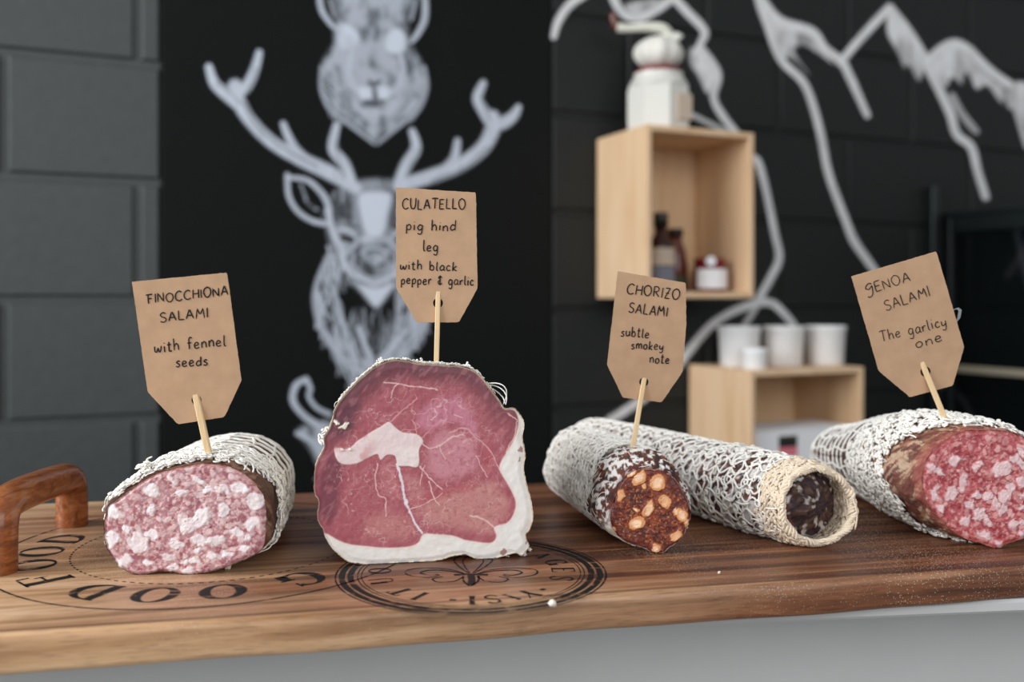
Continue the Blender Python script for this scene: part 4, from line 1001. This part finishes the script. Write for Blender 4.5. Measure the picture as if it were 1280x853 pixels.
mesh('clear_tape', np.concatenate([Vt, Vt-tn*.0003]), [[i, i+1, k+i+1, k+i] for i in range(k-1)]+[[2*k+i, 3*k+i, 3*k+i+1, 2*k+i+1] for i in range(k-1)], M['tape'], tg, smooth=False)

# crumbs of fat fallen on the board
for i, (px, py, sz, lab) in enumerate(((691, 759, .0026, 'white crumb of fat on the board edge below the round seal'), (285, 713, .0024, 'white shred lying under the right edge of the pale pink salami'), (662, 690, .0018, 'yellowish crumb beside the lower right corner of the big ham'), (899, 718, .0012, 'tiny white crumb on the board below the netted salami'))):
    rng = np.random.RandomState(i); p = board_pt(px, py); mcr = MB(); pts = []
    for a in range(5):
        for b in range(8):
            la = math.pi*(a+.5)/5-math.pi/2; lo = b*math.pi/4; rr = sz*(.6+.6*rng.rand()); pts.append(p+np.array([rr*math.cos(la)*math.cos(lo), .7*rr*math.cos(la)*math.sin(lo), sz*.8+rr*.9*math.sin(la)]))
    pts = np.array(pts); pts[:, 2] = np.maximum(pts[:, 2], ZB+.0001)
    Fs = [[a*8+b, a*8+(b+1) % 8, (a+1)*8+(b+1) % 8, (a+1)*8+b] for a in range(4) for b in range(8)]+[list(range(8))[::-1], [32+b for b in range(8)]]
    tag(mesh('fat_crumb', pts, Fs, M['fatcrumb']), lab, 'crumb')

# ------------------------------------------------------------------ crates on the wall side
def crate(name, FLpx, depth, width, ztop, zbot, label, grainmat, thick=.012):
    Wp = wall_pt(FLpx[0], HY); FL_ = Wp+WN*depth
    ctr = Wp+WU*width/2+WN*depth/2; base = np.array([ctr[0], ctr[1], zbot]); r = empty(name, base, label, 'crate')
    H = ztop-zbot; zc = (ztop+zbot)/2
    def pl(nm, c, sx, sy, sz, mt_): m_ = MB(); m_.box(c, WU, WN, ZV, sx, sy, sz, .0015); return m_.build(nm, mt_, r)
    d2 = depth-.003; cc = ctr+WN*.0015
    z3 = lambda p, z: np.array([p[0], p[1], z])
    pl('side_panel', z3(cc-WU*(width/2-thick/2), zc), thick, d2, H, M['pine_up']); pl('side_panel', z3(cc+WU*(width/2-thick/2), zc), thick, d2, H, M['pine_up'])
    pl('top_panel', z3(cc, ztop-thick/2), width-2*thick-.0004, d2, thick, M['pine']); pl('bottom_panel', z3(cc, zbot+thick/2), width-2*thick-.0004, d2, thick, M['pine'])
    pl('back_panel', z3(Wp+WU*width/2+WN*.008, zc), width-2*thick-.0004, .008, H-2*thick-.0004, M['pine_up'])
    return r, Wp, FL_
c1, c1W, c1F = crate('wooden_crate', (745,), .1945, .250, ZC+.331, ZC+.003, 'upright pine crate hung high on the wall with bottles and jam inside', 0)
c2, c2W, c2F = crate('wooden_crate', (860,), .2128, .291, ZC-.1394, ZBN, 'lower pine crate on the bench carrying three white cups', 0)
def on_crate(Wp, u, d, z): p = Wp+WU*u+WN*d; return np.array([p[0], p[1], z])
def at_px(px, off, z):      # point on the plane `off` in front of the wall, at image column px
    p = wall_pt(px, HY, off); return np.array([p[0], p[1], z])

# octagonal white jar and garlic bulb on the upper crate
zt = ZC+.331
p = at_px(823, .11, zt); r = empty('storage_jar', p, 'white eight-sided jar on top of the upper crate', 'jar')
m = MB(); m.lathe(p, [(.056, 0), (.0635, .004), (.0645, .03), (.0645, .080), (.060, .092)], 8, True, ph=.2); m.build('jar_body', M['jarwhite'], r)
m = MB(); m.lathe(p+ZV*.092, [(.060, 0), (.054, .012), (.049, .018), (.049, .026)], 24); m.build('jar_neck', M['jarwhite'], r)
m = MB(); m.lathe(p+ZV*.118, [(.044, 0), (.045, .002), (.045, .008), (.042, .010)], 24); m.build('jar_lid', M['redjam'], r, True)['label'] = 'dark red lid'
m = MB(); m.box(p+WN*.0600+WU*.02+ZV*.045, WU, WN, ZV, .034, .008, .05, .001); m.build('jar_label', M['cream'], r)
gp = p+ZV*.128
r = empty('garlic_bulb', gp, 'white garlic bulb with a bent stalk sitting on the jar lid', 'garlic')
Vg = []; Fg = []; na, nb = 14, 40
for a in range(na+1):
    la = math.pi*a/na; 
    for b in range(nb):
        lo = 2*math.pi*b/nb; rr = .047*math.sin(la)**.8*(1+.07*math.cos(lo*8)*math.sin(la)); Vg.append(gp+np.array([rr*math.cos(lo), rr*math.sin(lo), .032*(1-math.cos(la))+(.006 if a == na else 0)]))
for a in range(na):
    for b in range(nb): Fg.append([a*nb+b, a*nb+(b+1) % nb, (a+1)*nb+(b+1) % nb, (a+1)*nb+b])
mesh('bulb', Vg, Fg, M['garlic'], r)
st = crom([gp+np.array(q) for q in ((.022, 0, .052), (.018, 0, .072), (.004, -.004, .082), (-.03, -.004, .084), (-.06, -.002, .082), (-.082, 0, .084))], 6)
Vt, Ft = tube(st, np.interp(np.linspace(0, 1, len(st)), [0, .3, .8, 1], [.013, .011, .008, .010]), 12); mesh('stalk', Vt, Ft, M['stalk'], r)
st = crom([gp+np.array(q) for q in ((-.082, 0, .082), (-.088, 0, .095), (-.090, 0, .112))], 5); Vt, Ft = tube(st, .008, 10); mesh('stalk_tip', Vt, Ft, M['rust'], r)['label'] = 'dark brown dried tip'
st = crom([gp+np.array(q) for q in ((.02, 0, .05), (.034, 0, .062), (.040, 0, .058))], 5); Vt, Ft = tube(st, .013, 10); mesh('side_shoot', Vt, Ft, M['garlic'], r)

# bottles and jam in the upper crate
zf = ZC+.003+.012
p = at_px(826, .135, zf); r = empty('sauce_bottle', p, 'dark bottle with black cap and cream label inside the upper crate', 'bottle')
m = MB(); m.lathe(p, [(.024, 0), (.0265, .003), (.0265, .085), (.0235, .098), (.013, .112), (.012, .128)], 28); m.build('bottle_body', M['amber'], r, True)
m = MB(); m.lathe(p+ZV*.128, [(.0145, 0), (.0145, .026), (.013, .028)], 20); m.build('cap', M['black'], r, True)
m = MB(); m.lathe(p+ZV*.052, [(.0270, 0), (.0270, .034)], 28, False); m.build('upper_label', M['cream'], r, True)
m = MB(); m.lathe(p+ZV*.014, [(.0270, 0), (.0270, .036)], 28, False); m.build('lower_label', M['greyblue'], r, True)
p = at_px(844, .075, zf); r = empty('sauce_bottle', p, 'shorter reddish brown bottle with black cap beside the dark bottle', 'bottle')
m = MB(); m.lathe(p, [(.022, 0), (.025, .003), (.025, .055), (.021, .085), (.014, .105), (.0135, .115)], 28); m.build('bottle_body', M['rust'], r, True)
m = MB(); m.lathe(p+ZV*.115, [(.0165, 0), (.0165, .014), (.015, .016)], 20); m.build('cap', M['black'], r, True)
m = MB(); m.lathe(p+ZV*.008, [(.0255, 0), (.0255, .026)], 28, False); m.build('label_band', M['green'], r, True)
p = at_px(887, .125, zf); r = empty('jam_jar', p, 'squat jar of red jam with white label inside the upper crate', 'jar')
m = MB(); m.lathe(p, [(.030, 0), (.0345, .004), (.0345, .044), (.031, .051), (.029, .053)], 32); m.build('glass', M['redjam'], r, True)
m = MB(); m.lathe(p+ZV*.053, [(.031, 0), (.0315, .002), (.0315, .014), (.029, .016)], 32); m.build('lid', M['redjam'], r, True)
lv = []; lf = []
for k in range(17):
    a = math.atan2(-1, .1)+math.radians(-62+124*k/16)
    for z_ in (.008, .047): lv.append(p+np.array([.0352*math.cos(a), .0352*math.sin(a), z_]))
for k in range(16): lf.append([2*k, 2*k+2, 2*k+3, 2*k+1])
mesh('jar_label', lv, lf, M['paper'], r)
ql = p+np.array([-.004, -.0335, .062]); m = MB()
a = np.linspace(0, 2*np.pi, 24, endpoint=False)
m.add(np.concatenate([[ql+np.array([.010*math.cos(t), 0, .010*math.sin(t)]) for t in a], [ql+np.array([.010*math.cos(t), .0012, .010*math.sin(t)]) for t in a]]), [list(range(24))]+[[k, 24+k, 24+(k+1) % 24, (k+1) % 24] for k in range(24)]+[list(range(24, 48))[::-1]])
m.build('lid_sticker', M['paper'], r)['label'] = 'round white sticker'

# white cups on the lower crate
z2 = ZC-.1394
def cup(px, off, r0, r1, h, label, nm='white_cup', grp='white cups on the lower crate'):
    p = at_px(px, off, z2); r = empty(nm, p, label, 'cup', grp)
    m = MB(); m.lathe(p, [(r0*.92, 0), (r0, .003), (r1, h-.006), (r1*1.03, h-.004), (r1*1.03, h), (r1*.96, h), (r0*.93, .006), (r0*.5, .005)], 36); m.build('bowl', M['white'], r, True)
    m = MB(); m.lathe(p+ZV*(h-.010), [(r1*1.015, 0), (r1*1.05, .002), (r1*1.05, .008), (r1*1.02, .010)], 36, False); m.build('rim', M['white'], r, True)
cup(924, .10, .039, .0425, .084, 'white cup leftmost of the three tall ones on the lower crate')
cup(979, .115, .039, .0425, .084, 'middle of the three tall white cups on the lower crate')
cup(1031, .125, .039, .0425, .084, 'white cup rightmost of the three tall ones on the lower crate')
cup(943, .175, .024, .025, .042, 'short white pot in front of the left tall white cup', 'white_pot')
# white carton with a sticker and a grey jar inside the lower crate
zi = ZBN+.012
p = on_crate(c2W, .135, .155, zi); r = empty('white_carton', p, 'white carton with dark and pink sticker inside the lower crate', 'carton')
hc = (ZC-.262)-zi
m = MB(); m.box(p+ZV*hc/2, WU, WN, ZV, .225, .09, hc, .003); m.build('box', M['paper'], r)
m = MB(); m.box(p+ZV*(hc+.0015)+WN*.0, WU, WN, ZV, .229, .094, .003, .001); m.build('lid_flap', M['paper'], r)
sx_ = at_px(985, .2005, 0)
def stick(nm, z0, z1, mt_):
    q = np.array([sx_[0], sx_[1], 0]); m_ = MB(); m_.box(q+ZV*(z0+z1)/2, WU, WN, ZV, .046, .0012, z1-z0, .0); m_.build(nm, mt_, r)
yy = sx_[1]; zz = lambda py: ZC-(py-HY)/F*yy
stick('sticker_top', zz(549), zz(545), M['green']); stick('sticker_middle', zz(559), zz(549), M['black']); stick('sticker_bottom', zz(571), zz(559), M['red'])
p = on_crate(c2W, .075, .070, zi); r = empty('grey_jar', p, 'grey round jar standing behind the white carton in the lower crate', 'jar')
m = MB(); m.lathe(p, [(.034, 0), (.038, .004), (.040, .12), (.036, .145), (.030, .152)], 32); m.build('jar_body', M['greybowl'], r, True)
m = MB(); m.lathe(p+ZV*.152, [(.033, 0), (.034, .003), (.034, .012), (.031, .014)], 32); m.build('jar_lid', M['greybowl'], r, True)

# smoked display case at the right
Wc = wall_pt(1177, HY); Dc = .42; Wd = .60; zt_ = ZC+.214; zb_ = ZBN
cs = empty('display_case', on_crate(Wc, Wd/2, Dc/2, zb_), 'tall black display case with smoked glass at the right edge', 'display case')
def bar(nm, u0, u1, d0, d1, za, zb, mt_): m_ = MB(); p_ = Wc+WU*(u0+u1)/2+WN*(d0+d1)/2; m_.box(np.array([p_[0], p_[1], (za+zb)/2]), WU, WN, ZV, u1-u0, d1-d0, zb-za, .002); m_.build(nm, mt_, cs)
t = .022
for (u, d) in ((0, .004), (0, Dc-t), (Wd-t, .004), (Wd-t, Dc-t)): bar('post', u, u+t, d, d+t, zb_, zt_-.012, M['blackmetal'])
bar('top_panel', 0, Wd, .004, Dc, zt_-.012, zt_, M['blackmetal'])
bar('top_rail', 0, t, .004+t, Dc-t, zt_-.05, zt_-.0125, M['blackmetal'])
bar('base', 0, Wd, .004, Dc, zb_, zb_+.03, M['blackmetal'])
bar('side_glass', .008, .013, .004+t, Dc-t, zb_+.0305, zt_-.0505, M['tint'])
bar('shelf', .03, Wd-.03, .03, Dc-.03, ZC-.172, ZC-.166, M['tint'])
bar('shelf_rail', -.010, -.001, .01, Dc, ZC-.175, ZC-.158, M['rail'])
# slim black upright beside the case
q = wall_pt(1160, HY); m = MB(); m.box(np.array([q[0], q[1], 0])+WN*.014+ZV*((ZC+.278+ZBN)/2), WU, WN, ZV, .024, .024, ZC+.278-ZBN, .003)
o = m.build('upright_conduit', M['blackmetal']); tag(o, 'slim black upright on the wall left of the display case', 'conduit')

# ------------------------------------------------------------------ chalk drawings on the wall
class Chalk:
    def __init__(s, x0, y0, x1, y1, step=1.6):
        s.x = np.arange(x0, x1, step); s.y = np.arange(y0, y1, step); s.X, s.Y = np.meshgrid(s.x, s.y); s.a = np.zeros(s.X.shape)
    def stroke(s, pts, w_, op=.9, soft=.5, smooth=True, tex=.25):
        P = crom(np.array(pts, float), 6) if smooth and len(pts) > 2 else np.array(pts, float)
        wm = np.max(w_); lo = P.min(0)-wm-4; hi = P.max(0)+wm+4
        ix = np.where((s.x >= lo[0]) & (s.x <= hi[0]))[0]; iy = np.where((s.y >= lo[1]) & (s.y <= hi[1]))[0]
        if len(ix) == 0 or len(iy) == 0: return
        sl = np.ix_(iy, ix); X, Y = s.X[sl], s.Y[sl]; d, p = pdist(X, Y, P); w2 = np.interp(p, np.linspace(0, 1, np.size(w_)) if np.size(w_) > 1 else [0, 1], w_ if np.size(w_) > 1 else [w_, w_])/2
        al = op*(1-sstep(w2*(1-soft), w2+1.0, d)); al *= 1-tex*fbm(X*.16, Y*.05, 3); s.a[sl] = np.maximum(s.a[sl], al)
    def fill(s, poly, op, soft=4, tex=.5, smooth=True, sx=.08, sy=.03, seed=5):
        P = crom(np.array(poly, float), 6, True) if smooth else np.array(poly, float); d = sdist(s.X, s.Y, P)
        al = op*(1-sstep(-soft, soft*.4, d))*(1-tex*sstep(.35, .7, fbm(s.X*sx, s.Y*sy, seed))); s.a = np.maximum(s.a, al)
    def erase(s, pts, w_, k=.9, soft=.8):
        P = crom(np.array(pts, float), 6) if len(pts) > 2 else np.array(pts, float); d, p = pdist(s.X, s.Y, P); s.a *= 1-k*(1-sstep(w_/2*(1-soft), w_/2+1, d))
    def hair(s, n, base, length, direc, w_=(2, 4), op=(.3, .7), seed=1, spread=.25):
        rng = np.random.RandomState(seed)
        for _ in range(n):
            x, y = base(rng); L = rng.uniform(*length); a = direc(x, y)+rng.uniform(-spread, spread); b = a+rng.uniform(-.3, .3)
            s.stroke([(x, y), (x+L*.5*math.cos(a), y+L*.5*math.sin(a)), (x+L*math.cos(b), y+L*math.sin(b))], [rng.uniform(*w_), rng.uniform(*w_), 1], rng.uniform(*op), .8)
    def build(s, name, label, off=.0025, col=(212, 220, 234)):
        ny, nx = s.a.shape; m_ = s.a > .03; keep = m_[:-1, :-1] | m_[1:, :-1] | m_[:-1, 1:] | m_[1:, 1:]
        iy, ix = np.where(keep); q = np.stack([iy*nx+ix, (iy+1)*nx+ix, (iy+1)*nx+ix+1, iy*nx+ix+1], 1)
        used, inv = np.unique(q, return_inverse=True); q = inv.reshape(q.shape)
        P = np.c_[s.X.ravel()[used], s.Y.ravel()[used]]; V = ray_plane_arr(P, WP+WN*off, WN)
        cc = V.mean(0); r = np.array([cc[0], cc[1], V[:, 2].min()])
        o = mesh(name, V-r, q, M['chalk'], None, col=np.tile(lin(col), (len(V), 1)), alpha=np.clip(s.a.ravel()[used]*1.22, 0, 1), smooth=False)
        o.location = tuple(r); tag(o, label, 'drawing'); return o

# stag
g = Chalk(252, 56, 656, 540)
# antlers
g.stroke([(446, 236), (412, 216), (378, 200), (340, 178), (312, 150), (298, 126), (294, 108)], [19.5, 22.0, 20.7, 18.3, 18.3, 20.7, 22.0], .8)
g.stroke([(296, 118), (308, 108), (318, 88), (324, 66)], [18.3, 15.9, 13.4, 9.8], .8); g.stroke([(300, 132), (282, 117), (268, 104), (261, 84)], [18.3, 18.3, 14.6, 11.0], .8)
g.stroke([(400, 212), (372, 190), (360, 170), (354, 155)], [13.4, 13.4, 11.0, 8.5], .75); g.stroke([(438, 228), (430, 205), (416, 185), (421, 156)], [18.3, 17.1, 14.6, 9.8], .8)
g.stroke([(500, 232), (540, 220), (575, 206), (604, 184), (617, 158), (616, 146)], [19.5, 20.7, 20.7, 20.7, 22.0, 19.5], .8)
g.stroke([(616, 155), (604, 138), (597, 122), (604, 104)], [19.5, 15.9, 14.6, 9.8], .8); g.stroke([(618, 158), (632, 152), (642, 144), (648, 134)], [18.3, 18.3, 14.6, 8.5], .8)
g.stroke([(556, 212), (568, 198), (572, 176)], [14.6, 13.4, 8.5], .75); g.stroke([(498, 232), (508, 206), (520, 185), (515, 164)], [18.3, 17.1, 14.6, 9.8], .8)

g.erase([(304, 128), (322, 158), (352, 184), (396, 208)], 4, .5); g.erase([(300, 130), (288, 116), (270, 104)], 3, .4); g.erase([(306, 122), (314, 104), (320, 86)], 4, .4)
g.erase([(540, 226), (580, 210), (610, 184)], 4, .45); g.erase([(612, 150), (606, 134), (602, 120)], 4, .45); g.erase([(430, 222), (424, 200), (420, 180)], 3, .4); g.erase([(506, 222), (514, 204), (522, 186)], 3, .4)

# head
g.fill([(425, 232), (470, 222), (520, 232), (530, 270), (522, 310), (512, 350), (490, 372), (470, 384), (450, 370), (432, 345), (414, 315), (406, 285), (404, 262)], .40, 6, .8)
g.fill([(448, 240), (490, 240), (488, 270), (480, 298), (458, 298), (448, 272)], 1.0, 9, .15); g.fill([(452, 292), (484, 292), (484, 306), (452, 306)], .7, 5, .3)
g.stroke([(359, 219), (361, 245), (372, 264), (390, 276), (408, 280)], [7, 7, 7, 7, 8], .72); g.stroke([(362, 222), (385, 226), (404, 244), (412, 262)], [6, 7, 9, 8], .7)
g.stroke([(376, 232), (384, 252), (396, 262)], 4, .45); g.erase([(374, 236), (377, 246)], 8, .8); g.erase([(386, 252), (392, 258)], 7, .8)
for s_ in (-1, 1):
    cx = 468
    g.stroke([(cx+s_*58, 262), (cx+s_*52, 290), (cx+s_*42, 310), (cx+s_*40, 326), (cx+s_*28, 342), (cx, 356)], [8, 9, 8, 7, 7, 6], .85)
    g.stroke([(cx+s_*26, 318), (cx+s_*24, 336), (cx+s_*10, 346), (cx, 348)], [5, 6, 5, 5], .6); g.stroke([(cx+s_*20, 300), (cx+s_*28, 310), (cx+s_*36, 318)], [6, 6, 5], .7)
    g.stroke([(cx+s_*42, 285), (cx+s_*28, 290), (cx+s_*24, 304)], [5, 5, 4], .65); g.erase([(cx+s_*38, 298), (cx+s_*28, 300)], 9, .85); g.erase([(cx+s_*20, 318), (cx+s_*22, 330)], 7, .7); g.erase([(cx+s_*40, 268), (cx+s_*30, 272)], 6, .6)
g.stroke([(452, 318), (460, 311), (476, 311), (484, 318)], 5, .7); g.fill([(456, 316), (480, 316), (482, 328), (468, 336), (454, 328)], .62, 5, .4); g.stroke([(450, 342), (468, 350), (486, 342)], 5, .55)
g.fill([(440, 350), (468, 358), (498, 350), (484, 372), (470, 386), (456, 372)], 1.0, 7, .1)
g.erase([(456, 330), (462, 332)], 5, .7); g.erase([(474, 332), (480, 330)], 5, .7)
# neck ruff
lo = [(412, 318), (398, 350), (394, 378), (402, 412), (420, 440), (446, 462)]; hi = [(520, 330), (530, 360), (534, 390), (530, 412), (510, 440), (470, 466)]
g.stroke(lo, [7, 8, 9, 9, 8, 5], .6); g.stroke(hi, [7, 8, 9, 9, 8, 5], .6)
def bL(rng): t_ = rng.rand(); P = crom(np.array(lo, float), 6); q = P[int(t_*(len(P)-1))]; return q[0]+rng.uniform(-2, 34), q[1]+rng.uniform(-14, 8)
def bR(rng): t_ = rng.rand(); P = crom(np.array(hi, float), 6); q = P[int(t_*(len(P)-1))]; return q[0]-rng.uniform(-2, 34), q[1]+rng.uniform(-14, 8)
g.hair(110, bL, (18, 44), lambda x, y: math.atan2(470-y, 450-x)*.55+.75, (2, 5), (.3, .85), 4); g.hair(110, bR, (18, 44), lambda x, y: math.pi-(math.atan2(470-y, x-480)*.55+.75), (2, 5), (.3, .85), 5)
g.hair(60, lambda r_: (r_.uniform(440, 500), r_.uniform(385, 430)), (20, 44), lambda x, y: 1.57+(468-x)*.012, (2, 4), (.15, .5), 6)
g.erase([(478, 392), (472, 410), (466, 430)], 22, .6); g.erase([(440, 372), (446, 392)], 14, .5); g.erase([(430, 345), (425, 370)], 12, .7); g.erase([(442, 410), (450, 434)], 7, .5); g.erase([(412, 385), (420, 410)], 5, .5)
g.stroke([(448, 410), (462, 446), (470, 462), (484, 440), (510, 412)], [6, 8, 9, 8, 6], .8)
for s_ in (-1, 1):
    g.erase([(468+s_*40, 296), (468+s_*28, 300)], 8, .9); g.erase([(468+s_*22, 284), (468+s_*34, 280)], 5, .7)
    g.stroke([(468+s_*46, 288), (468+s_*34, 288), (468+s_*24, 296)], [4, 5, 4], .85)
g.hair(40, lambda r_: (r_.uniform(425, 515), r_.uniform(224, 240)), (8, 18), lambda x, y: 1.4, (2, 4), (.3, .6), 7)
g.build('stag_drawing', 'white chalk drawing of an antlered stag head on the black wall')

# boar / bear head above the stag
g = Chalk(392, -60, 542, 186)
g.fill([(416, -10), (418, 20), (417, 50), (402, 80), (403, 115), (418, 140), (445, 160), (471, 178), (498, 158), (522, 138), (534, 108), (528, 80), (514, 52), (512, 20), (516, -10), (466, -40)], .58, 7, .62, sx=.09, sy=.05)
g.stroke([(398, -12), (402, 12), (412, 28), (420, 36)], [7, 8, 7, 5], .75); g.stroke([(531, -12), (531, 22), (522, 42), (514, 52)], [8, 9, 8, 6], .7); g.stroke([(412, 0), (418, 20)], 4, .5); g.stroke([(520, 0), (514, 24)], 5, .5)
g.fill([(420, 28), (438, 28), (452, 44), (448, 62), (428, 68), (418, 56)], .85, 7, .2); g.fill([(480, 40), (498, 32), (510, 46), (508, 66), (488, 70), (476, 58)], .85, 7, .2)
g.stroke([(440, 64), (436, 84), (440, 104), (452, 118)], [8, 9, 9, 8], .75); g.stroke([(500, 68), (504, 88), (498, 108), (486, 118)], [8, 9, 9, 8], .75)
g.fill([(446, 108), (464, 108), (466, 124), (450, 126)], .95, 5, .05); g.fill([(472, 108), (488, 108), (486, 126), (472, 124)], .95, 5, .05)
g.stroke([(442, 126), (450, 138), (468, 142), (486, 138), (494, 126)], [6, 7, 7, 7, 6], .75)
g.erase([(462, 102), (468, 106), (474, 102)], 7, .8); g.erase([(456, 127), (468, 131), (480, 127)], 7, .9); g.erase([(468, 112), (468, 122)], 3, .6)
g.erase([(422, 84), (426, 104)], 10, .45); g.erase([(512, 80), (514, 104)], 9, .4); g.erase([(470, 50), (470, 30)], 6, .45); g.erase([(425, 118), (440, 140), (460, 156)], 6, .5); g.erase([(516, 118), (500, 140), (480, 156)], 6, .5)
g.hair(70, lambda r_: (r_.uniform(405, 450), r_.uniform(90, 140)), (14, 30), lambda x, y: .95, (2, 4), (.25, .6), 11); g.hair(70, lambda r_: (r_.uniform(486, 530), r_.uniform(90, 140)), (14, 30), lambda x, y: 2.2, (2, 4), (.25, .6), 12)
g.stroke([(402, 84), (402, 112), (414, 138), (440, 158), (468, 180)], [5, 6, 6, 6, 3], .55); g.stroke([(530, 84), (533, 110), (522, 138), (498, 158), (472, 180)], [5, 6, 6, 6, 3], .55)
g.build('boar_drawing', 'white chalk drawing of a furry animal head above the stag antlers')

# horned head low behind the ham
g = Chalk(350, 462, 620, 760)
g.stroke([(383, 474), (370, 482), (366, 500), (376, 516), (394, 530), (412, 536)], [7, 9, 9, 9, 10, 9], .75); g.stroke([(383, 475), (388, 486), (386, 496), (396, 510), (412, 518)], [8, 7, 6, 6, 7], .7)
g.fill([(372, 538), (400, 526), (440, 518), (490, 520), (540, 528), (566, 545), (548, 566), (540, 600), (524, 650), (500, 700), (466, 716), (436, 700), (414, 650), (402, 600), (390, 568)], .6, 8, .6)
g.hair(60, lambda r_: (r_.uniform(410, 530), r_.uniform(540, 660)), (20, 44), lambda x, y: 1.57+(468-x)*.008, (2, 4), (.3, .7), 9)
g.stroke([(553, 476), (566, 484), (570, 502), (560, 518), (540, 530), (524, 536)], [7, 9, 9, 9, 10, 9], .75)
for x_ in (436, 500): g.erase([(x_-6, 590), (x_+6, 592)], 10, .8)
g.erase([(452, 684), (468, 690), (484, 684)], 9, .7)
g.stroke([(372, 542), (390, 552), (404, 570)], [8, 10, 10], .75)
g.build('horned_head_drawing', 'white chalk horn and cheek of an animal head behind the ham')

# mountains
g = Chalk(684, -60, 1010, 560)
g.stroke([(692, 46), (698, 26), (714, 4), (742, -14)], [8, 11, 12, 12], .75); g.stroke([(758, -30), (770, 4), (783, 20), (800, 22), (820, 12), (846, -6)], [12, 13, 11, 13, 14, 12], .72)
g.fill([(782, 4), (830, -4), (836, 6), (806, 24), (788, 20)], .55, 5, .5)
g.stroke([(836, -10), (858, 14), (880, 38), (876, 54), (870, 66)], [12, 13, 12, 10, 12], .75)
g.fill([(862, 60), (880, 62), (898, 90), (894, 104), (884, 118), (872, 96), (862, 80)], .72, 5, .4); g.stroke([(876, 62), (896, 92), (892, 122), (904, 146), (920, 166)], [14, 14, 10, 11, 10], .75)
g.stroke([(866, 144), (886, 154), (908, 164)], 7, .5)
g.stroke([(938, 196), (948, 204), (958, 240), (968, 290), (974, 322), (964, 346), (953, 366), (948, 376)], [11, 11, 10, 10, 11, 11, 11, 12], .75)
g.stroke([(952, 378), (930, 384), (908, 394), (886, 410), (862, 438), (840, 466), (812, 492), (790, 508), (762, 526)], [13, 12, 11, 12, 12, 12, 12, 12, 12], .72)
g.stroke([(950, 376), (966, 380), (978, 390), (992, 406)], [12, 12, 11, 10], .72); g.stroke([(944, 386), (930, 408)], [9, 8], .5)
g.a *= 1.12; g.build('mountain_drawing', 'white chalk mountain line running behind both wooden crates', col=(238, 239, 241))
g = Chalk(940, -60, 1420, 350)
g.stroke([(944, -40), (950, 0), (960, 32), (976, 74), (1006, 106), (1024, 160), (1036, 218), (1058, 278), (1068, 302), (1086, 328), (1096, 342)], [14, 15, 12, 11, 11, 11, 11, 11, 12, 11, 10], .75)
g.stroke([(948, -6), (972, 26), (1014, 40), (1030, 60), (1052, 76)], [14, 18, 15, 13, 12], .78); g.stroke([(1050, 78), (1072, 52), (1094, 28), (1112, 10)], [11, 11, 12, 13], .78)
g.stroke([(1112, 10), (1134, 38), (1152, 66), (1160, 80)], [13, 14, 13, 13], .78); g.stroke([(1052, 74), (1066, 104), (1084, 144)], [12, 12, 9], .75)
g.fill([(956, 12), (1000, 36), (1012, 42), (1030, 62), (1044, 82), (1020, 66), (1004, 58), (994, 64), (1012, 94), (990, 74), (976, 72), (966, 44)], .6, 4, .55)
g.fill([(1112, 12), (1140, 50), (1156, 84), (1148, 102), (1136, 82), (1130, 86), (1120, 64), (1108, 40)], .7, 4, .45)
g.stroke([(1158, 78), (1176, 62), (1193, 55), (1210, 62), (1226, 78), (1244, 94), (1262, 106)], [13, 14, 15, 14, 13, 13, 13], .8)
g.fill([(1158, 78), (1193, 56), (1214, 70), (1240, 98), (1258, 112), (1252, 130), (1234, 108), (1220, 112), (1208, 92), (1202, 106), (1190, 98), (1182, 110), (1170, 100)], .72, 4, .4)
g.stroke([(1158, 80), (1174, 112), (1188, 142), (1196, 168), (1214, 184), (1222, 214), (1232, 246)], [13, 13, 13, 12, 12, 11, 11], .76); g.stroke([(1190, 120), (1202, 142), (1220, 164)], [10, 11, 9], .45)
g.fill([(1256, 118), (1268, 102), (1290, 106), (1310, 130), (1300, 150), (1284, 160), (1270, 140), (1260, 136)], .72, 4, .35); g.stroke([(1268, 128), (1276, 156), (1284, 182)], 9, .6)
g.stroke([(1276, 108), (1310, 140), (1350, 190)], 13, .75)
g.a *= 1.12; g.build('mountain_drawing', 'white chalk jagged snowy peaks at the upper right of the wall', col=(238, 239, 241))
g = Chalk(1176, 280, 1340, 560)
g.stroke([(1180, 484), (1196, 492), (1208, 508), (1220, 534)], [7, 9, 9, 8], .5)
g.build('mountain_drawing', 'short white chalk stroke low on the wall beside the bright red salami')
g = Chalk(1256, 270, 1340, 420); g.stroke([(1270, 284), (1274, 304), (1282, 340), (1292, 380)], [9, 10, 9, 8], .8)
g.build('mountain_drawing', 'short white chalk stroke on the wall seen through the display case')
